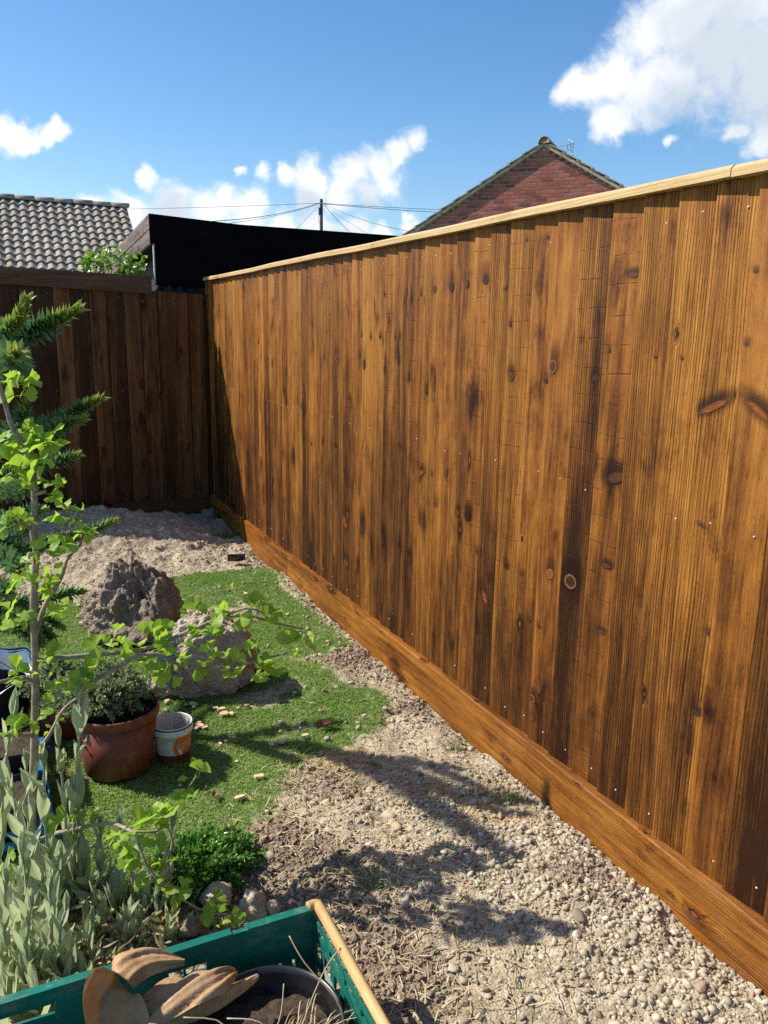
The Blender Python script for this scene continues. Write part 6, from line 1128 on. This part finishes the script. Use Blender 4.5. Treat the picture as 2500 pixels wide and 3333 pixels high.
# black pot standing in the crate
BP = (-1.005, 1.155, 0.022); bp = thing('plant_pot', 'wide black plastic pot of dry compost inside the green crate', 'plant pot', BP)
c = MB().lathe([(0, .003), (.098, 0), (.102, .01), (.120, .10), (.127, .103), (.128, .118), (.123, .119), (.120, .106), (.117, .085), (.112, .06)], BP, 56); part('body', c.V, c.F, M['blackplastic'], bp, True)
c = MB().lathe([(.1235, .088), (.1262, .089), (.1262, .093), (.1235, .094)], BP, 56); part('ridge', c.V, c.F, M['blackplastic'], bp, True)
M['drysoil'] = plain('dry_compost', (0.035, 0.025, 0.018), (0.12, 0.088, 0.062), 70, 0.95, 0.9, 0.006, 0.1)
V = [(BP[0], BP[1], BP[2] + .07)]; F = []; n = 44
for ring in range(1, 9):
    for j in range(n): a = 2 * math.pi * j / n; q = .1145 * ring / 8; V.append((BP[0] + q * math.cos(a), BP[1] + q * math.sin(a), BP[2] + .066 + r_.uniform(-.004, .005)))
for j in range(n): F.append((0, 1 + j, 1 + (j + 1) % n))
for ring in range(7):
    for j in range(n): a = 1 + ring * n; F.append((a + j, a + n + j, a + n + (j + 1) % n, a + (j + 1) % n))
part('compost', V, F, M['drysoil'], bp, True)
m, t, o = newmat('dry_strand'); rnd = t.n('ShaderNodeObjectInfo').outputs['Random']; bsdf(t, o, col=t.ramp(rnd, [(0, (.36, .25, .13)), (.5, (.52, .41, .25)), (1, (.64, .55, .40))]), rough=.7, spec=.2); M['strand'] = m
tf_ = thing('dry_grass_tuft', 'tuft of bleached dry grass strands in the black pot', 'dry grass', (-0.93, 1.06, 0.09)); rs = random.Random(8)
for i in range(70):
    a = rs.uniform(-.5, 1.3); L = rs.uniform(.06, .15); x, y = -0.99 + rs.gauss(0, .03), 1.085 + rs.gauss(0, .02); dx, dy = math.cos(a) * L, math.sin(a) * L * .8
    c = MB().tube(smoothpath([(x, y, .088), (x + dx * .35, y + dy * .4, .088 + L * .34), (x + dx * .75, y + dy * .8, .088 + L * .32), (x + dx, y + dy, .088 + L * .12)], 3), [.0010] * 10, 4); part('strand', c.V, c.F, M['strand'], tf_, True)
for pth in (((-0.90, 1.08, .09), (-0.895, 1.10, .17), (-.94, 1.16, .23), (-.955, 1.2, .26)), ((-1.06, 1.10, .09), (-1.05, 1.08, .15), (-1.01, 1.09, .2), (-.995, 1.11, .25)), ((-.97, 1.12, .09), (-.95, 1.14, .13), (-.90, 1.17, .19), (-.86, 1.19, .21)), ((-1.1, 1.06, .1), (-1.12, 1.08, .16), (-1.10, 1.10, .22), (-1.16, 1.12, .24)), ((-1.04, 1.05, .09), (-1.02, 1.08, .16), (-1.04, 1.1, .2), (-1.09, 1.12, .21))):
    c = MB().tube(smoothpath(pth, 4), [.0012] * 13, 5); part('strand', c.V, c.F, M['strand'], tf_, True)
# big dried leaves draped over the crate's back wall
m, t, o = newmat('dried_tan_leaf'); co = t.n('ShaderNodeTexCoord').outputs['Object']; a = t.noise(co, 14, 5, .65)
col = t.ramp(a, [(.3, (.38, .2, .09)), (.5, (.60, .38, .19)), (.7, (.72, .50, .28))])
p = t.n('ShaderNodeBsdfPrincipled', {'Base Color': col, 'Roughness': .5, 'Specular IOR Level': .4, 'Normal': t.bump(t.noise(t.v('MULTIPLY', co, (1, 1, 1)), 36, 4), .5, .007)}); tr = t.n('ShaderNodeBsdfTranslucent', {'Color': (.55, .30, .10, 1)})
t.L.new(t.n('ShaderNodeMixShader', {0: .35, 1: p.outputs[0], 2: tr.outputs[0]}).outputs[0], o.inputs[0]); M['tanleaf'] = m
def ribbon(name, spine, widths, side, label, cat, seed, cup=.25, wrin=.0032, nw=17):
    P = smoothpath(spine, 9); n = len(P); rd = np.random.default_rng(seed); V = []; F = []; wi = np.interp(np.linspace(0, 1, n), np.linspace(0, 1, len(widths)), widths)
    for i, p in enumerate(P):
        tg = P[min(i + 1, n - 1)] - P[max(i - 1, 0)]; tg = tg / np.linalg.norm(tg); sd = np.array(side) - tg * np.dot(side, tg); sd /= np.linalg.norm(sd); nn = np.cross(tg, sd)
        for j in range(nw):
            v = (j / (nw - 1) - .5) * 2; V.append(p + sd * v * wi[i] * (.5 + .03 * math.sin(i * .5 + seed + (2 if v > 0 else 0))) + nn * (cup * wi[i] * (v * v - .4) + wrin * (math.sin(v * 5 + seed + i * .35) + .7 * math.sin(v * 11 + i * .6 + seed)) + wrin * .08 * rd.normal()))
    for i in range(n - 1):
        for j in range(nw - 1): a = i * nw + j; F.append((a, a + 1, a + nw + 1, a + nw))
    k = len(V); V = np.array(V); V2 = V + np.array([.0004, .0006, -.0009]); return solo(name, np.concatenate([V, V2]), F + [tuple(i + k for i in f[::-1]) for f in F], M['tanleaf'], label, cat, smooth=True)
ribbon('dried_leaf', ((-1.1311, 1.2548, 0.225), (-1.1973, 1.2658, 0.24), (-1.2417, 1.2613, 0.235), (-1.2638, 1.2354, 0.21), (-1.2461, 1.2014, 0.16), (-1.214, 1.1645, 0.12)), [.012, .05, .08, .095, .10, .07], (.75, .5, .3), 'big curled tan dried leaf hooked over the back wall of the crate', 'dried leaf', 3, .22)
ribbon('dried_leaf', ((-1.0428, 1.2369, 0.185), (-1.0847, 1.2242, 0.195), (-1.1387, 1.2243, 0.19), (-1.2029, 1.2186, 0.17), (-1.2384, 1.193, 0.14)), [.010, .05, .062, .055, .06, .03], (.25, .85, .25), 'broad creased tan dried leaf lying across the crate', 'dried leaf', 5, .15)
ribbon('dried_leaf', ((-1.0036, 1.2357, 0.165), (-1.0527, 1.2227, 0.165), (-1.1149, 1.2154, 0.16), (-1.1737, 1.2138, 0.15)), [.008, .024, .030, .030, .012], (.3, .8, .4), 'narrow rolled tan dried leaf strip pointing right in the crate', 'dried leaf', 7, .7, .001)
ribbon('dried_leaf', ((-1.1103, 1.2138, 0.15), (-1.1186, 1.2222, 0.165), (-1.1549, 1.2528, 0.175), (-1.2031, 1.2464, 0.18)), [.006, .034, .044, .014], (.2, .6, .7), 'small folded tan dried leaf on top of the broad one', 'dried leaf', 9, .4, .0015)

# ================================================================ CLUTTER AT THE LEFT EDGE
M['blue'] = plain('blue_plastic', (0.015, 0.15, 0.33), (0.025, 0.20, 0.42), 12, 0.35, 0.08, 0.001, 0.45)
M['whiteplastic'] = plain('white_polythene', (0.70, 0.72, 0.75), (0.82, 0.83, 0.85), 14, 0.35, 0.25, 0.004, 0.45)
bt = thing('plastic_tray', 'blue plastic tray behind the ginkgo trunk and campion stems', 'tray', (-1.44, 2.27, 0.0))
BX0, BX1, BY0, BY1 = -1.66, -1.312, 2.06, 2.53
bh2 = [(.03 + .06 * i, .075 + .06 * i, .018, .036) for i in range(6)]
part('side_wall', *holed(BY1 - BY0, .048, .004, [(.03 + .072 * i, .08 + .072 * i, .018, .036) for i in range(6)], lambda x, y, z: (BX1 + y, BY0 + x, .012 + z)), M['blue'], bt)
part('side_wall', *holed(BY1 - BY0, .048, .004, [], lambda x, y, z: (BX0 + y, BY0 + x, .012 + z)), M['blue'], bt)
part('front_wall', *holed(BX1 - BX0, .048, .004, bh2, lambda x, y, z: (BX0 + x, BY0 - .004 + y, .012 + z)), M['blue'], bt)
part('back_wall', *holed(BX1 - BX0, .048, .004, bh2, lambda x, y, z: (BX0 + x, BY1 + y, .012 + z)), M['blue'], bt)
for x in (BX0 + .012, BX1 - .012):
    for y in (BY0 + .012, BY1 - .012): c = MB().bbox(x - .018, x + .02, y - .02, y + .022, .008, .07, .004); part('corner_post', c.V, c.F, M['blue'], bt)
c = MB().box(BX0, BX1, BY0, BY1, .004, .011); part('floor', c.V, c.F, M['blue'], bt)
c = MB().box(BX1 + .0045, BX1 + .0052, 2.12, 2.17, .024, .055); part('paper_label', c.V, c.F, M['whiteplastic'], bt)
def seed_pot(loc, w_, h, label, sub=1):
    p = thing('seed_tray', label, 'seed tray', loc); x, y, z = loc; q = w_ * .42
    V = [(x - q, y - q, z), (x + q, y - q, z), (x + q, y + q, z), (x - q, y + q, z), (x - w_ / 2, y - w_ / 2, z + h), (x + w_ / 2, y - w_ / 2, z + h), (x + w_ / 2, y + w_ / 2, z + h), (x - w_ / 2, y + w_ / 2, z + h)]
    V += [(a + (x - a) * .06, b + (y - b) * .06, c_) for a, b, c_ in V[4:]] + [(a + (x - a) * .1, b + (y - b) * .1, c_ - .02) for a, b, c_ in V[4:]]
    F = [(3, 2, 1, 0)] + [(i, (i + 1) % 4, 4 + (i + 1) % 4, 4 + i) for i in range(4)] + [(4 + i, 4 + (i + 1) % 4, 8 + (i + 1) % 4, 8 + i) for i in range(4)] + [(8 + i, 8 + (i + 1) % 4, 12 + (i + 1) % 4, 12 + i) for i in range(4)]
    part('tray', V, F, M['blackplastic'], p); s_ = w_ * .455; n = 10; V = []; F = []
    for i in range(n + 1):
        for j in range(n + 1): V.append((x - s_ + 2 * s_ * i / n, y - s_ + 2 * s_ * j / n, z + h - .016 + r_.uniform(-.003, .005)))
    for i in range(n):
        for j in range(n): a = i * (n + 1) + j; F.append((a, a + n + 1, a + n + 2, a + 1))
    part('compost', V, F, M['drysoil'], p, True)
seed_pot((-1.43, 2.16, .013), .16, .105, 'square black seed tray of dark compost nearest the front in the blue tray')
seed_pot((-1.42, 2.37, .013), .18, .14, 'taller square black seed tray behind the ginkgo trunk')
# white and black grow bag
gb = thing('grow_bag', 'open grow bag, black with a white folded rim, at the left edge', 'bag', (-1.50, 2.74, 0))
def bag(off, z0, z1, flare):
    V = []; F = []; n = 44; rows = 9
    for i in range(rows + 1):
        u = i / rows
        for j in range(n):
            a = 2 * math.pi * j / n; R = (.155 + flare * u * u + off) * (1 + .035 * math.sin(3 * a + 2.5 * u) + .02 * math.sin(7 * a + 4 * u))
            top = z1 + .05 * math.sin(a * 1.0 + .6) + .012 * math.sin(5 * a); V.append((-1.50 + R * math.cos(a), 2.74 + R * .8 * math.sin(a), z0 + (top - z0) * u))
    for i in range(rows):
        for j in range(n): a = i * n; F.append((a + j, a + (j + 1) % n, a + n + (j + 1) % n, a + n + j))
    return V, F
V, F = bag(0, 0.0, .215, .03); part('outer_skin', V, F, M['blackplastic'], gb, True)
V, F = bag(-.004, 0.0, .205, .03); part('inner_skin', V, [f[::-1] for f in F], M['blackplastic'], gb, True)
V, F = bag(.003, .185, .218, .032); part('folded_rim', V, F, M['whiteplastic'], gb, True)
V = [(-1.50, 2.74, .10)]; F = []; n = 40
for ring in range(1, 6):
    for j in range(n): a = 2 * math.pi * j / n; q = .148 * ring / 5; V.append((-1.50 + q * math.cos(a), 2.74 + q * .8 * math.sin(a), .10 + r_.uniform(-.008, .008)))
for j in range(n): F.append((0, 1 + j, 1 + (j + 1) % n))
for ring in range(4):
    for j in range(n): a = 1 + ring * n; F.append((a + j, a + n + j, a + n + (j + 1) % n, a + (j + 1) % n))
part('compost', V, F, M['drysoil'], gb, True)
# wild grass tufts
m, t, o = newmat('weed_grass'); rnd = t.n('ShaderNodeAttribute', attribute_name='rnd').outputs['Fac']; bsdf(t, o, col=t.ramp(rnd, [(0, (.06, .12, .025)), (1, (.2, .26, .09))]), rough=.6, spec=.2); M['weed'] = m
for (p, rd_, n, ln_, lab) in (((-0.1079, 4.9814, 0.01), .07, 260, .05, 'wispy grass tuft in the shade of the fence corner'), ((-0.1042, 1.7569, 0), .035, 70, .05, 'sparse green grass blades at the foot of the sunlit fence'), ((-0.6226, 1.5704, 0), .05, 60, .05, 'thin green grass blades on the gravel right of the boxwood'), ((-0.3825, 2.0916, 0), .018, 40, .022, 'tiny green seedling tuft in the gravel'), ((-0.0958, 2.0827, 0), .04, 60, .03, 'short grass tuft against the gravel board')):
    x = rng.normal(p[0], rd_ * .5, n); y = rng.normal(p[1], rd_ * .5, n); x = np.minimum(x, -.025); V, F, A = blades(np.stack([x, y, ground_h(x, y)], 1), ln_, .0016, 1.1, int(p[0] * -1000) + 3)
    solo('grass_tuft', V, F, M['weed'], lab, 'grass', attrs={'rnd': A})
